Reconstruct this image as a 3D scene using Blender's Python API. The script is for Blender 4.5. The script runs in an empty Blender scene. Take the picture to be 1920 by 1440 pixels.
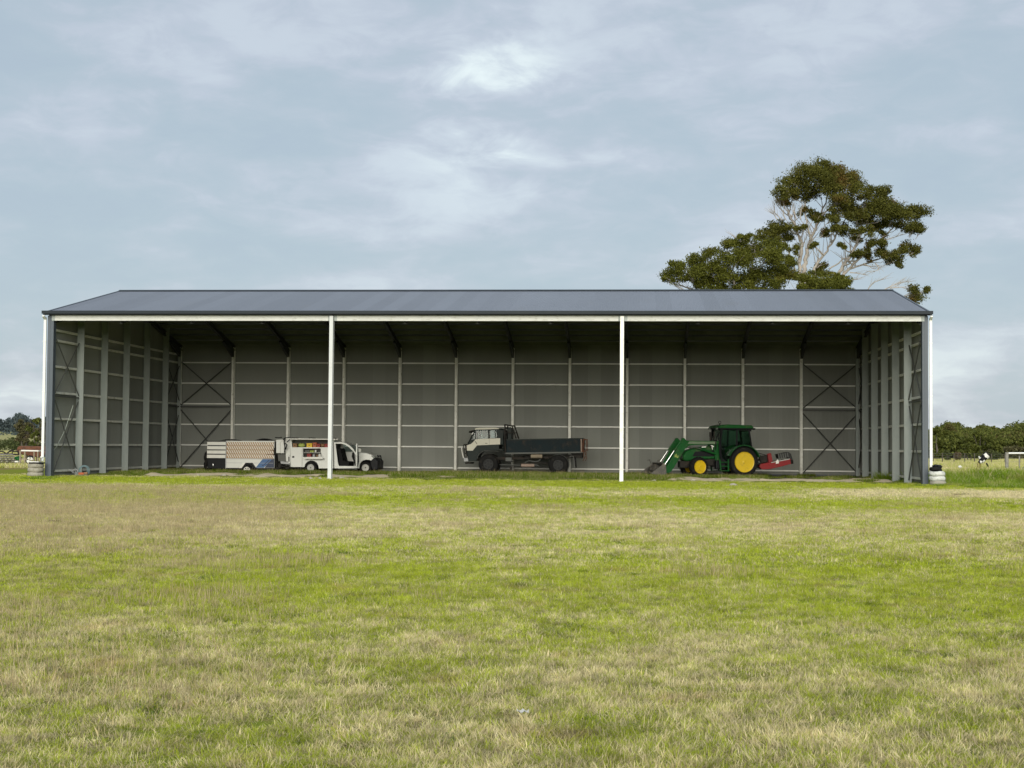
import bpy, bmesh, math, random
import numpy as np
from mathutils import Vector, Matrix
random.seed(7); rng = np.random.default_rng(7)
S = bpy.context.scene
COL = S.collection
R = math.radians

# ------------------------------------------------------------------ camera
FPX, PITCH, YAW, ROLL, EYE = 2884.0, 0.0398, -0.0827, 0.0076, 1.65
cd = bpy.data.cameras.new('camera'); cam = bpy.data.objects.new('camera', cd); COL.objects.link(cam)
cd.sensor_width = 36.0; cd.lens = 36.0 * FPX / 1920.0; cd.clip_start = 0.1; cd.clip_end = 8000
cp, sp = math.cos(PITCH), math.sin(PITCH); cy, sy = math.cos(YAW), math.sin(YAW); cr, sr = math.cos(ROLL), math.sin(ROLL)
def c2w(x, yy, zz):                      # (right, forward, up) of the camera frame to world
    y = cp * yy - sp * zz; z = sp * yy + cp * zz
    return Vector((cy * x + sy * y, -sy * x + cy * y, z))
def ray(px, py):
    a, b = px - 960.0, py - 720.0
    u = cr * a + sr * b; v = -sr * a + cr * b
    return c2w(u, FPX, -v)
r0 = ray(960, 720).normalized(); rx = (ray(1960, 720) - ray(960, 720)).normalized(); ru = rx.cross(r0)
cam.matrix_world = Matrix(((rx.x, ru.x, -r0.x, 0), (rx.y, ru.y, -r0.y, 0), (rx.z, ru.z, -r0.z, EYE), (0, 0, 0, 1)))
S.camera = cam
def at(px, py, Y):                       # photo pixel on the plane at distance Y
    r = ray(px, py); t = Y / r.y
    return (r.x * t, EYE + r.z * t)

# ------------------------------------------------------------------ light
SUN_EL, SUN_AZ = 20.0, 178.0             # veiled sun behind the camera
EXPO = 1.15
S.view_settings.view_transform = 'Standard'; S.view_settings.look = 'None'
S.view_settings.exposure = EXPO; S.view_settings.gamma = 1.0
S.view_settings.use_curve_mapping = False
sd = bpy.data.lights.new('sun', 'SUN'); sd.energy = 1.5; sd.angle = R(46); sd.color = (1.0, 0.945, 0.80)
sun = bpy.data.objects.new('sun', sd); COL.objects.link(sun)
_d = Vector((math.sin(R(SUN_AZ)) * math.cos(R(SUN_EL)), math.cos(R(SUN_AZ)) * math.cos(R(SUN_EL)), math.sin(R(SUN_EL))))
sun.rotation_euler = _d.to_track_quat('Z', 'Y').to_euler()

class NT:
    """small helper to write node maths"""
    def __init__(s, tree): s.t = tree; s.n = tree.nodes; s.l = tree.links
    def new(s, typ, **kw):
        nd = s.n.new(typ)
        for k, v in kw.items(): setattr(nd, k, v)
        return nd
    def put(s, sock, v):
        if isinstance(v, bpy.types.NodeSocket): s.l.new(v, sock)
        elif v is not None:
            if sock.type == 'RGBA' and not hasattr(v, '__len__'): v = (v, v, v, 1)
            if sock.type == 'RGBA' and len(v) == 3: v = (*v, 1)
            sock.default_value = v
    def m(s, op, a, b=None, c=None, clamp=False):
        nd = s.new('ShaderNodeMath', operation=op, use_clamp=clamp)
        s.put(nd.inputs[0], a); s.put(nd.inputs[1], b); s.put(nd.inputs[2], c)
        return nd.outputs[0]
    def mix(s, f, a, b, mode='MIX'):
        nd = s.new('ShaderNodeMix', data_type='RGBA', blend_type=mode)
        s.put(nd.inputs[0], f); s.put(nd.inputs[6], a); s.put(nd.inputs[7], b)
        return nd.outputs[2]
    def noise(s, vec, scale, detail=3, rough=.55, dist=0.0):
        nd = s.new('ShaderNodeTexNoise'); s.put(nd.inputs['Vector'], vec)
        nd.inputs['Scale'].default_value = scale; nd.inputs['Detail'].default_value = detail
        nd.inputs['Roughness'].default_value = rough; nd.inputs['Distortion'].default_value = dist
        return nd.outputs[0]
    def sstep(s, v, lo, hi):
        nd = s.new('ShaderNodeMapRange', interpolation_type='SMOOTHSTEP'); s.put(nd.inputs[0], v)
        nd.inputs[1].default_value = lo; nd.inputs[2].default_value = hi
        return nd.outputs[0]
    def vmul(s, v, k):
        nd = s.new('ShaderNodeVectorMath', operation='MULTIPLY'); s.put(nd.inputs[0], v); s.put(nd.inputs[1], k)
        return nd.outputs[0]

W = bpy.data.worlds.new('World'); S.world = W; W.use_nodes = True
t = NT(W.node_tree); t.n.clear()
sky = t.new('ShaderNodeTexSky', sky_type='NISHITA', sun_disc=False, sun_elevation=R(SUN_EL), sun_rotation=R(SUN_AZ))
tc = t.new('ShaderNodeTexCoord'); sep = t.new('ShaderNodeSeparateXYZ'); t.l.new(tc.outputs['Generated'], sep.inputs[0])
dx, dy, dz = sep.outputs
h = t.m('ADD', t.m('MAXIMUM', dz, 0.0), 0.20)
cx_ = t.m('DIVIDE', dx, h); cy_ = t.m('DIVIDE', dy, h)
cmb = t.new('ShaderNodeCombineXYZ'); t.l.new(cx_, cmb.inputs[0]); t.l.new(t.m('MULTIPLY', cy_, 1.15), cmb.inputs[1])
cv = cmb.outputs[0]
n1 = t.noise(cv, 1.3, 4, .48, .5); n2 = t.noise(cv, 4.2, 5, .5, .5)
cmb2 = t.new('ShaderNodeCombineXYZ'); t.l.new(t.m('MULTIPLY', dx, 4.0), cmb2.inputs[0]); t.l.new(t.m('MULTIPLY', dy, 4.0), cmb2.inputs[1]); t.l.new(t.m('MULTIPLY', dz, 10.0), cmb2.inputs[2])
n3 = t.noise(cmb2.outputs[0], 1.3, 5, .55, .2)
n4 = t.noise(cmb2.outputs[0], 5.5, 5, .6, .6)
dens = t.m('ADD', t.m('ADD', t.m('MULTIPLY', n1, .38), t.m('MULTIPLY', n2, .16)), t.m('MULTIPLY_ADD', t.m('SUBTRACT', n4, .5), .20, t.m('MULTIPLY', n3, .50)))
# thin spot in the cloud where the brightness breaks through
def lobe(px, py, w):
    d = ray(px, py).normalized()
    vd = t.new('ShaderNodeVectorMath', operation='DOT_PRODUCT'); t.l.new(tc.outputs['Generated'], vd.inputs[0]); vd.inputs[1].default_value = d
    return t.sstep(vd.outputs['Value'], math.cos(w), 1.0)
thin = t.m('ADD', t.m('MULTIPLY', lobe(915, 190, .062), t.m('MULTIPLY', t.m('MULTIPLY_ADD', t.sstep(n4, .3, .7), .4, .6), .17)), t.m('MULTIPLY', lobe(930, 240, .11), .12))
lowb = t.sstep(dz, 0.13, 0.0)                           # brighter, clearer band near the horizon
val = t.m('ADD', t.m('ADD', t.m('MULTIPLY_ADD', t.sstep(dens, .40, .62), .58, .10), thin), t.m('MULTIPLY', lowb, .22))
ramp = t.new('ShaderNodeValToRGB'); t.l.new(val, ramp.inputs[0])
e = ramp.color_ramp.elements
e[0].position = 0.0; e[0].color = (.365, .438, .515, 1)
e[1].position = 1.0; e[1].color = (.78, .87, .86, 1)
for p_, c_ in ((.25, (.385, .462, .528, 1)), (.42, (.412, .478, .545, 1)), (.58, (.462, .512, .585, 1)), (.76, (.545, .605, .665, 1))):
    q = e.new(p_); q.color = c_
CK = 10.5 / (.93 * 2 ** EXPO)
cloud = t.mix(1.0, ramp.outputs[0], (CK, CK, CK, 1), 'MULTIPLY')
colr = t.mix(0.93, sky.outputs[0], cloud)
bg = t.new('ShaderNodeBackground'); t.l.new(colr, bg.inputs[0]); bg.inputs[1].default_value = 0.10
wo = t.new('ShaderNodeOutputWorld'); t.l.new(bg.outputs[0], wo.inputs[0])

S.render.engine = 'CYCLES'
S.cycles.max_bounces = 6; S.cycles.transparent_max_bounces = 12

# ------------------------------------------------------------------ materials
MATS = {}
def mat(name, col, rough=.6, metal=0.0, var=.12, vscale=3.0, bump=0.0, bscale=30.0, dirt=None, dirt_amt=0.0, dscale=1.2, spec=.5, stretch=(1, 1, 1)):
    m = bpy.data.materials.new(name); m.use_nodes = True; T = NT(m.node_tree); b = T.n['Principled BSDF']
    g = T.new('ShaderNodeNewGeometry'); P = g.outputs['Position']
    PS = T.vmul(P, stretch)
    n = T.noise(PS, vscale, 4); f = T.m('MULTIPLY_ADD', T.m('SUBTRACT', n, .5), 2 * var * 1.6, 1.0)
    c = T.new('ShaderNodeVectorMath', operation='SCALE'); T.put(c.inputs[0], col[:3]); T.l.new(f, c.inputs['Scale'])
    out = c.outputs[0]
    if name in ('roof_paint', 'sheet_inside'):
        sp_ = T.new('ShaderNodeSeparateXYZ'); T.l.new(P, sp_.inputs[0])
        ix = T.m('FLOOR', T.m('DIVIDE', sp_.outputs[0], .762)); iy = T.m('FLOOR', T.m('DIVIDE', sp_.outputs[1], .762)) if name == 'sheet_inside' else 0.0
        wn = T.new('ShaderNodeTexWhiteNoise', noise_dimensions='1D'); T.put(wn.inputs['W'], T.m('ADD', ix, T.m('MULTIPLY', iy, 7.3)) if name == 'sheet_inside' else ix)
        c2 = T.new('ShaderNodeVectorMath', operation='SCALE'); T.l.new(out, c2.inputs[0]); T.l.new(T.m('MULTIPLY_ADD', wn.outputs['Value'], .16, .92), c2.inputs['Scale']); out = c2.outputs[0]
    if dirt:
        d = T.sstep(T.noise(PS, dscale, 6, .65), .62 - .3 * dirt_amt, .78 - .2 * dirt_amt)
        out = T.mix(T.m('MULTIPLY', d, min(1, dirt_amt * 1.5)), out, dirt)
    T.put(b.inputs['Base Color'], out)
    T.put(b.inputs['Roughness'], T.m('MULTIPLY_ADD', n, .2, rough - .1)); b.inputs['Metallic'].default_value = metal
    b.inputs['Specular IOR Level'].default_value = spec
    if bump:
        bn = T.new('ShaderNodeBump'); bn.inputs['Strength'].default_value = bump; bn.inputs['Distance'].default_value = .01
        T.l.new(T.noise(P, bscale, 4), bn.inputs['Height']); T.l.new(bn.outputs[0], b.inputs['Normal'])
    MATS[name] = m; return m
mat('roof_paint', (.175, .193, .235), .42, 0, .05, .5, stretch=(1, .2, 1), dirt=(.17, .18, .2), dirt_amt=.25, dscale=.6)
mat('trim_paint', (.022, .030, .038), .5, 0, .08, 1, spec=.2)
mat('post_pale', (.64, .66, .66), .45, 0, .06, 1.2, dirt=(.42, .40, .34), dirt_amt=.25, dscale=4)
mat('flash_paint', (.085, .105, .13), .5, 0, .08, 1)
mat('sheet_inside', (.255, .265, .242), .55, 0, .06, .7, stretch=(1, 1, .3))
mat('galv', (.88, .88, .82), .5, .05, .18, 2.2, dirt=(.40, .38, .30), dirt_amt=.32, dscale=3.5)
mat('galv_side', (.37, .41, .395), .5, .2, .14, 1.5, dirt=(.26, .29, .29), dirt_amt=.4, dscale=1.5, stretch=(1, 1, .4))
mat('beam', (.72, .73, .70), .55, .05, .14, 3.0, dirt=(.42, .42, .36), dirt_amt=.42, dscale=5.0, stretch=(.6, 1, 2))
mat('girt', (.90, .90, .86), .4, 0, .06, 2)
mat('steel_dark', (.11, .115, .11), .55, .2, .15, 2, spec=.18)
mat('purlin', (.20, .22, .17), .5, .2, .2, 1, spec=.18)
mat('rafter', (.07, .075, .07), .55, .2, .15, 1, spec=.18)
mat('pipe_white', (.84, .85, .84), .4, 0, .03, 1)
mat('white_paint', (.72, .73, .70), .3, 0, .05, 2, dirt=(.5, .48, .42), dirt_amt=.18, dscale=2)
mat('white_bright', (.80, .79, .74), .4, 0, .06, 4, dirt=(.55, .53, .48), dirt_amt=.2, dscale=6)
mat('cream_paint', (.62, .60, .50), .45, 0, .1, 3, dirt=(.25, .20, .14), dirt_amt=.25, dscale=6)
mat('tan_slat', (.42, .27, .14), .6, 0, .15, 5)
mat('tan_slat_light', (.85, .76, .58), .6, 0, .1, 5)
mat('black_plastic', (.009, .010, .012), .5, 0, .3, 3, spec=.18)
mat('rubber', (.013, .013, .013), .8, 0, .3, 4, dirt=(.08, .07, .055), dirt_amt=.3, dscale=4, bump=.3, spec=.18)
mat('rim_grey', (.34, .34, .32), .45, .3, .15, 6, dirt=(.12, .10, .08), dirt_amt=.3, dscale=6)
mat('rim_white', (.62, .61, .57), .4, .2, .1, 6)
mat('hub_dark', (.035, .036, .036), .6, .2, .3, 6, spec=.18)
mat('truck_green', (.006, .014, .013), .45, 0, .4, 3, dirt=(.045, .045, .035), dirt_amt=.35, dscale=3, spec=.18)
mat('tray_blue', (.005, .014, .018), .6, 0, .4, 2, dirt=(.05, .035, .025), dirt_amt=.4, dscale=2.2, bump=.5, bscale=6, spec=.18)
mat('rust', (.14, .055, .028), .85, 0, .4, 4, dirt=(.05, .025, .018), dirt_amt=.5, dscale=3, bump=.4)
mat('rust_pale', (.36, .27, .22), .7, .2, .2, 5, dirt=(.2, .1, .06), dirt_amt=.4, dscale=4)
mat('tractor_green', (.010, .092, .020), .38, 0, .2, 4, dirt=(.09, .10, .05), dirt_amt=.38, dscale=3, spec=.18)
mat('tractor_pale', (.14, .20, .12), .5, 0, .15, 4, dirt=(.2, .2, .14), dirt_amt=.4, dscale=4)
mat('tractor_yellow', (.72, .50, .015), .4, 0, .06, 4, dirt=(.36, .25, .06), dirt_amt=.35, dscale=5)
mat('mower_red', (.24, .006, .009), .45, 0, .2, 3, dirt=(.12, .05, .04), dirt_amt=.3, dscale=4, spec=.18)
mat('bucket_steel', (.11, .105, .095), .6, .3, .3, 4, dirt=(.22, .19, .15), dirt_amt=.5, dscale=3)
mat('chrome', (.75, .76, .76), .18, .9, .05, 4)
mat('blue_print', (.035, .12, .30), .45, 0, .1, 5)
mat('blue_dark', (.008, .022, .07), .45, 0, .1, 5)
mat('interior_dark', (.012, .012, .013), .8, 0, .2, 3, spec=.18)
mat('interior_grey', (.12, .12, .11), .7, 0, .2, 3)
mat('window_light_grey', (.40, .45, .47), .7, 0, .15, 12, stretch=(3, 3, .2))  # pale light seen in the truck windows, put into a panel colour
mat('yellow_box', (.75, .50, .01), .5, 0, .05, 4)
mat('red_box', (.30, .02, .015), .5, 0, .2, 4)
mat('orange_box', (.42, .10, .03), .5, 0, .1, 4)
mat('green_bag', (.40, .48, .12), .7, 0, .3, 14)
mat('brown_box', (.28, .16, .08), .7, 0, .2, 8)
mat('grey_box', (.4, .41, .42), .6, 0, .2, 6)
mat('lamp_glass', (.12, .14, .12), .15, 0, .3, 8)
mat('amber', (.5, .16, .01), .3)
mat('tyre_white', (.66, .67, .64), .75, 0, .12, 6, dirt=(.22, .24, .20), dirt_amt=.45, dscale=7, bump=.5)
mat('tyre_dusty', (.36, .34, .28), .85, 0, .2, 6, dirt=(.20, .18, .13), dirt_amt=.5, dscale=6, bump=.6)
mat('stone_pale', (.38, .35, .29), .9, 0, .2, 8, bump=.5)
mat('old_wood', (.30, .25, .18), .85, 0, .25, 6, dirt=(.12, .1, .08), dirt_amt=.4, dscale=5, bump=.4)
mat('grey_wood', (.27, .26, .23), .85, 0, .25, 6, dirt=(.10, .09, .07), dirt_amt=.4, dscale=5, bump=.4)
mat('dark_iron', (.035, .033, .03), .8, .2, .3, 4, dirt=(.08, .06, .045), dirt_amt=.4, dscale=3, spec=.18)
mat('wire', (.25, .25, .24), .5, .6)
mat('hose', (.50, .56, .50), .6)
mat('hose_blue', (.16, .24, .26), .6)
mat('bark_pale', (.48, .44, .40), .85, 0, .2, 1.5, dirt=(.22, .18, .15), dirt_amt=.42, dscale=1.2, bump=.6, bscale=8)
mat('bark_dark', (.10, .085, .07), .9, 0, .3, 2, bump=.6, bscale=8)
mat('twig_grey', (.16, .145, .13), .9, 0, .3, 2)
def thin_glass(name, tint=(.75, .82, .80), refl=1.0):
    m = bpy.data.materials.new(name); m.use_nodes = True; T = NT(m.node_tree); T.n.clear()
    tr = T.new('ShaderNodeBsdfTransparent'); tr.inputs[0].default_value = (*tint, 1)
    gl = T.new('ShaderNodeBsdfGlossy'); gl.inputs['Roughness'].default_value = .03
    fr = T.new('ShaderNodeFresnel'); fr.inputs[0].default_value = 1.5
    mx = T.new('ShaderNodeMixShader'); T.l.new(T.m('MULTIPLY', fr.outputs[0], 1.7 * refl, clamp=True), mx.inputs[0])
    T.l.new(tr.outputs[0], mx.inputs[1]); T.l.new(gl.outputs[0], mx.inputs[2])
    o = T.new('ShaderNodeOutputMaterial'); T.l.new(mx.outputs[0], o.inputs[0]); MATS[name] = m
thin_glass('glass', (.70, .78, .78), .35); thin_glass('glass_green', (.58, .74, .66), .5)

def leafmat(name, a, b, c, thr=.5, transl=.25, vs=.35):
    m = bpy.data.materials.new(name); m.use_nodes = True; T = NT(m.node_tree); T.n.clear()
    at_ = T.new('ShaderNodeAttribute', attribute_name='tint'); g = T.new('ShaderNodeNewGeometry')
    n = T.noise(g.outputs['Position'], vs, 3)
    c1 = T.mix(at_.outputs['Fac'], a, b)
    c2 = T.mix(T.sstep(n, thr, thr + .16), c1, c)
    di = T.new('ShaderNodeBsdfDiffuse'); T.l.new(c2, di.inputs[0])
    tl = T.new('ShaderNodeBsdfTranslucent'); T.l.new(c2, tl.inputs[0])
    gl = T.new('ShaderNodeBsdfGlossy'); gl.inputs['Roughness'].default_value = .45; gl.inputs[0].default_value = (.6, .65, .6, 1)
    mx = T.new('ShaderNodeMixShader'); mx.inputs[0].default_value = transl; T.l.new(di.outputs[0], mx.inputs[1]); T.l.new(tl.outputs[0], mx.inputs[2])
    m2 = T.new('ShaderNodeMixShader'); m2.inputs[0].default_value = .012; T.l.new(mx.outputs[0], m2.inputs[1]); T.l.new(gl.outputs[0], m2.inputs[2])
    o = T.new('ShaderNodeOutputMaterial'); T.l.new(m2.outputs[0], o.inputs[0]); MATS[name] = m
leafmat('gum_leaf', (.065, .070, .013), (.165, .163, .034), (.20, .13, .040), .54, .25, .45)
leafmat('gum_leaf_green', (.068, .078, .012), (.175, .182, .032), (.18, .135, .03), .60, .2, .5)
leafmat('wood_leaf', (.055, .070, .016), (.145, .160, .038), (.12, .10, .04), .52, .15, .12)
leafmat('far_leaf', (.055, .075, .080), (.095, .12, .12), (.08, .10, .10), .5, .1, .05)  # blue-green gum leaf, with the blue of distant haze put into its colour
leafmat('brown_leaf', (.085, .082, .042), (.155, .145, .070), (.16, .12, .07), .55, .2, .3)
leafmat('bush_leaf', (.060, .075, .030), (.13, .15, .055), (.10, .09, .05), .55, .2, .3)

# --- paddock colour: one shared description of where the grass is green and where it is dry
def paddock(T, P):
    sp_ = T.new('ShaderNodeSeparateXYZ'); T.l.new(P, sp_.inputs[0]); X, Y, Z_ = sp_.outputs
    st = T.vmul(P, (1.0, .55, 0.0))
    nA = T.noise(st, .16, 3, .55, .4); nB = T.noise(T.vmul(P, (1, .7, 0)), .9, 4, .6, .3); nC = T.noise(T.vmul(P, (1, 1, 0)), 6.5, 4, .7)
    # dryness along the distance
    rp = T.new('ShaderNodeValToRGB'); T.l.new(T.m('DIVIDE', T.m('ADD', Y, T.m('MULTIPLY', T.m('SUBTRACT', nA, .5), 6.0)), 100.0), rp.inputs[0])
    el = rp.color_ramp.elements
    pts = [(.07, .56), (.115, .56), (.135, .46), (.16, .26), (.205, .24), (.235, .40), (.28, .56), (.35, .58), (.40, .46), (.43, .18), (.46, .14), (.49, .34), (.53, .52), (.585, .46), (.62, .14), (.69, .10), (.72, .34), (.90, .50), (.98, .5), (1.0, .5)]
    el[0].position = pts[0][0]; el[0].color = (pts[0][1],) * 3 + (1,); el[1].position = pts[-1][0]; el[1].color = (pts[-1][1],) * 3 + (1,)
    for p_, v_ in pts[1:-1]:
        q = el.new(p_); q.color = (v_, v_, v_, 1)
    dry = rp.outputs[0]
    # brown, seeded strip towards the left of the paddock
    lx = T.m('ADD', X, T.m('MULTIPLY', Y, .20))
    left = T.m('MULTIPLY', T.sstep(lx, 1.5, -5.0), T.m('MULTIPLY', T.sstep(Y, 20, 27), T.sstep(Y, 52, 40)))
    left = T.m('MAXIMUM', left, T.m('MULTIPLY', T.sstep(lx, -0.8, -3.0), T.m('MULTIPLY', T.sstep(Y, 13, 17), T.sstep(Y, 30, 22))))
    rightdry = T.m('MULTIPLY', T.sstep(T.m('SUBTRACT', X, T.m('MULTIPLY', Y, .08)), .5, 3.0), T.m('MULTIPLY', T.sstep(Y, 50, 56), T.sstep(Y, 64, 61)))
    v = T.m('ADD', dry, T.m('MULTIPLY', left, .22))
    v = T.m('ADD', v, T.m('MULTIPLY', rightdry, .4))
    v = T.m('ADD', v, T.m('MULTIPLY', T.m('SUBTRACT', nA, .5), .9))
    v = T.m('ADD', v, T.m('MULTIPLY', T.m('SUBTRACT', nB, .5), 1.15))
    v = T.m('ADD', v, T.m('MULTIPLY', T.m('SUBTRACT', nC, .5), 1.1))
    dark = T.sstep(T.noise(T.vmul(P, (1, .8, 0)), 1.7, 3, .6), .60, .70)
    return v, left, dark, nC, Y
G_DARK, G_MID, G_BRIGHT = (.085, .13, .018), (.245, .295, .030), (.48, .54, .052)
STRAW, STRAW2, BROWN = (.58, .50, .25), (.82, .74, .48), (.38, .31, .155)
GK = 1.0
def grassmat(name, kind):
    m = bpy.data.materials.new(name); m.use_nodes = True; T = NT(m.node_tree); T.n.clear()
    g = T.new('ShaderNodeNewGeometry'); v, left, dark, nC, Y = paddock(T, g.outputs['Position'])
    if kind == 'ground':
        soil = T.mix(nC, (.12, .10, .045), (.24, .20, .10))
        grn = T.mix(nC, (.10, .14, .02), (.20, .25, .03))
        c = T.mix(T.sstep(v, .25, .75), grn, soil)
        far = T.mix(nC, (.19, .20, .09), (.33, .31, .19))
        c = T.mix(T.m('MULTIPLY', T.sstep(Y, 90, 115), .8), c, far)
        di = T.new('ShaderNodeBsdfDiffuse'); T.put(di.inputs[0], c); di.inputs[1].default_value = .8
        bn = T.new('ShaderNodeBump'); bn.inputs['Strength'].default_value = .8; bn.inputs['Distance'].default_value = .03
        T.l.new(T.noise(g.outputs['Position'], 25, 4), bn.inputs['Height']); T.l.new(bn.outputs[0], di.inputs['Normal'])
        sh = di.outputs[0]
    else:
        at_ = T.new('ShaderNodeAttribute', attribute_name='tint'); tn = at_.outputs['Fac']
        at2 = T.new('ShaderNodeAttribute', attribute_name='tint2'); t2 = at2.outputs['Fac']
        gcol = T.mix(t2, G_MID, G_BRIGHT); gcol = T.mix(T.m('MULTIPLY', dark, .75), gcol, G_DARK)
        gcol = T.mix(T.m('MULTIPLY', T.sstep(Y, 15, 9), .25), gcol, (.15, .19, .035))
        scol = T.mix(t2, STRAW, STRAW2); scol = T.mix(T.m('MULTIPLY', T.sstep(Y, 15, 9), .12), scol, (.40, .33, .17)); scol = T.mix(T.m('MULTIPLY', left, .45), scol, BROWN)
        if kind == 'blade':
            isdry = T.sstep(T.m('SUBTRACT', v, T.m('MULTIPLY_ADD', tn, .9, .05)), -.06, .06)
            c = T.mix(isdry, gcol, scol)
        elif kind == 'straw': c = T.mix(.25, scol, (.30, .22, .13))
        elif kind == 'seed': c = T.mix(t2, (.34, .27, .14), (.50, .42, .25))
        elif kind == 'lush':
            c = T.mix(t2, (.10, .19, .014), (.25, .35, .032)); c = T.mix(T.m('MULTIPLY', T.sstep(T.noise(g.outputs['Position'], .45, 4, .6), .5, .64), .6), c, (.38, .38, .10))
        elif kind == 'rank': c = T.mix(T.sstep(tn, .86, .9), T.mix(t2, (.085, .14, .016), (.18, .25, .03)), (.36, .30, .17))
        elif kind == 'weed': c = T.mix(t2, (.070, .12, .022), (.13, .20, .035))
        pv = T.m('ADD', T.m('MULTIPLY', T.noise(T.vmul(g.outputs['Position'], (1, 1, 0)), 2.2, 4, .65), 1.0), T.m('MULTIPLY', T.noise(T.vmul(g.outputs['Position'], (1, 1, 0)), 11.0, 3, .65), 1.0))
        pf = T.m('MULTIPLY_ADD', T.m('SUBTRACT', pv, 1.0), 1.7, 1.12, clamp=False); pf = T.m('MAXIMUM', T.m('MULTIPLY', pf, T.m('MULTIPLY_ADD', tn, .3, .85)), .45)
        rd = T.sstep(T.noise(T.vmul(g.outputs['Position'], (1, .7, 0)), 1.1, 4, .65), .56, .70)
        c = T.mix(T.m('MULTIPLY', rd, .35), c, (.40, .25, .15)) if kind in ('blade', 'straw', 'seed') else c
        sc = T.new('ShaderNodeVectorMath', operation='SCALE'); T.l.new(c, sc.inputs[0]); T.l.new(pf, sc.inputs['Scale']); c = sc.outputs[0]
        di = T.new('ShaderNodeBsdfDiffuse'); T.put(di.inputs[0], c)
        tl = T.new('ShaderNodeBsdfTranslucent'); T.put(tl.inputs[0], c)
        mx = T.new('ShaderNodeMixShader'); mx.inputs[0].default_value = .3; T.l.new(di.outputs[0], mx.inputs[1]); T.l.new(tl.outputs[0], mx.inputs[2])
        sh = mx.outputs[0]
    o = T.new('ShaderNodeOutputMaterial'); T.l.new(sh, o.inputs[0]); MATS[name] = m
grassmat('paddock_ground', 'ground'); grassmat('grass_blade', 'blade'); grassmat('grass_straw', 'straw'); grassmat('grass_seed', 'seed')
grassmat('grass_lush', 'lush'); grassmat('grass_rank', 'rank'); grassmat('weed_leaf', 'weed')
mat('sand', (.76, .66, .48), .95, 0, .22, 1.5, dirt=(.22, .175, .11), dirt_amt=.35, dscale=1.5, bump=.8, bscale=12)
mat('dirt_floor', (.135, .115, .075), .95, 0, .3, 1.0, dirt=(.06, .07, .025), dirt_amt=.45, dscale=.9, bump=.8, bscale=10)

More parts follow.
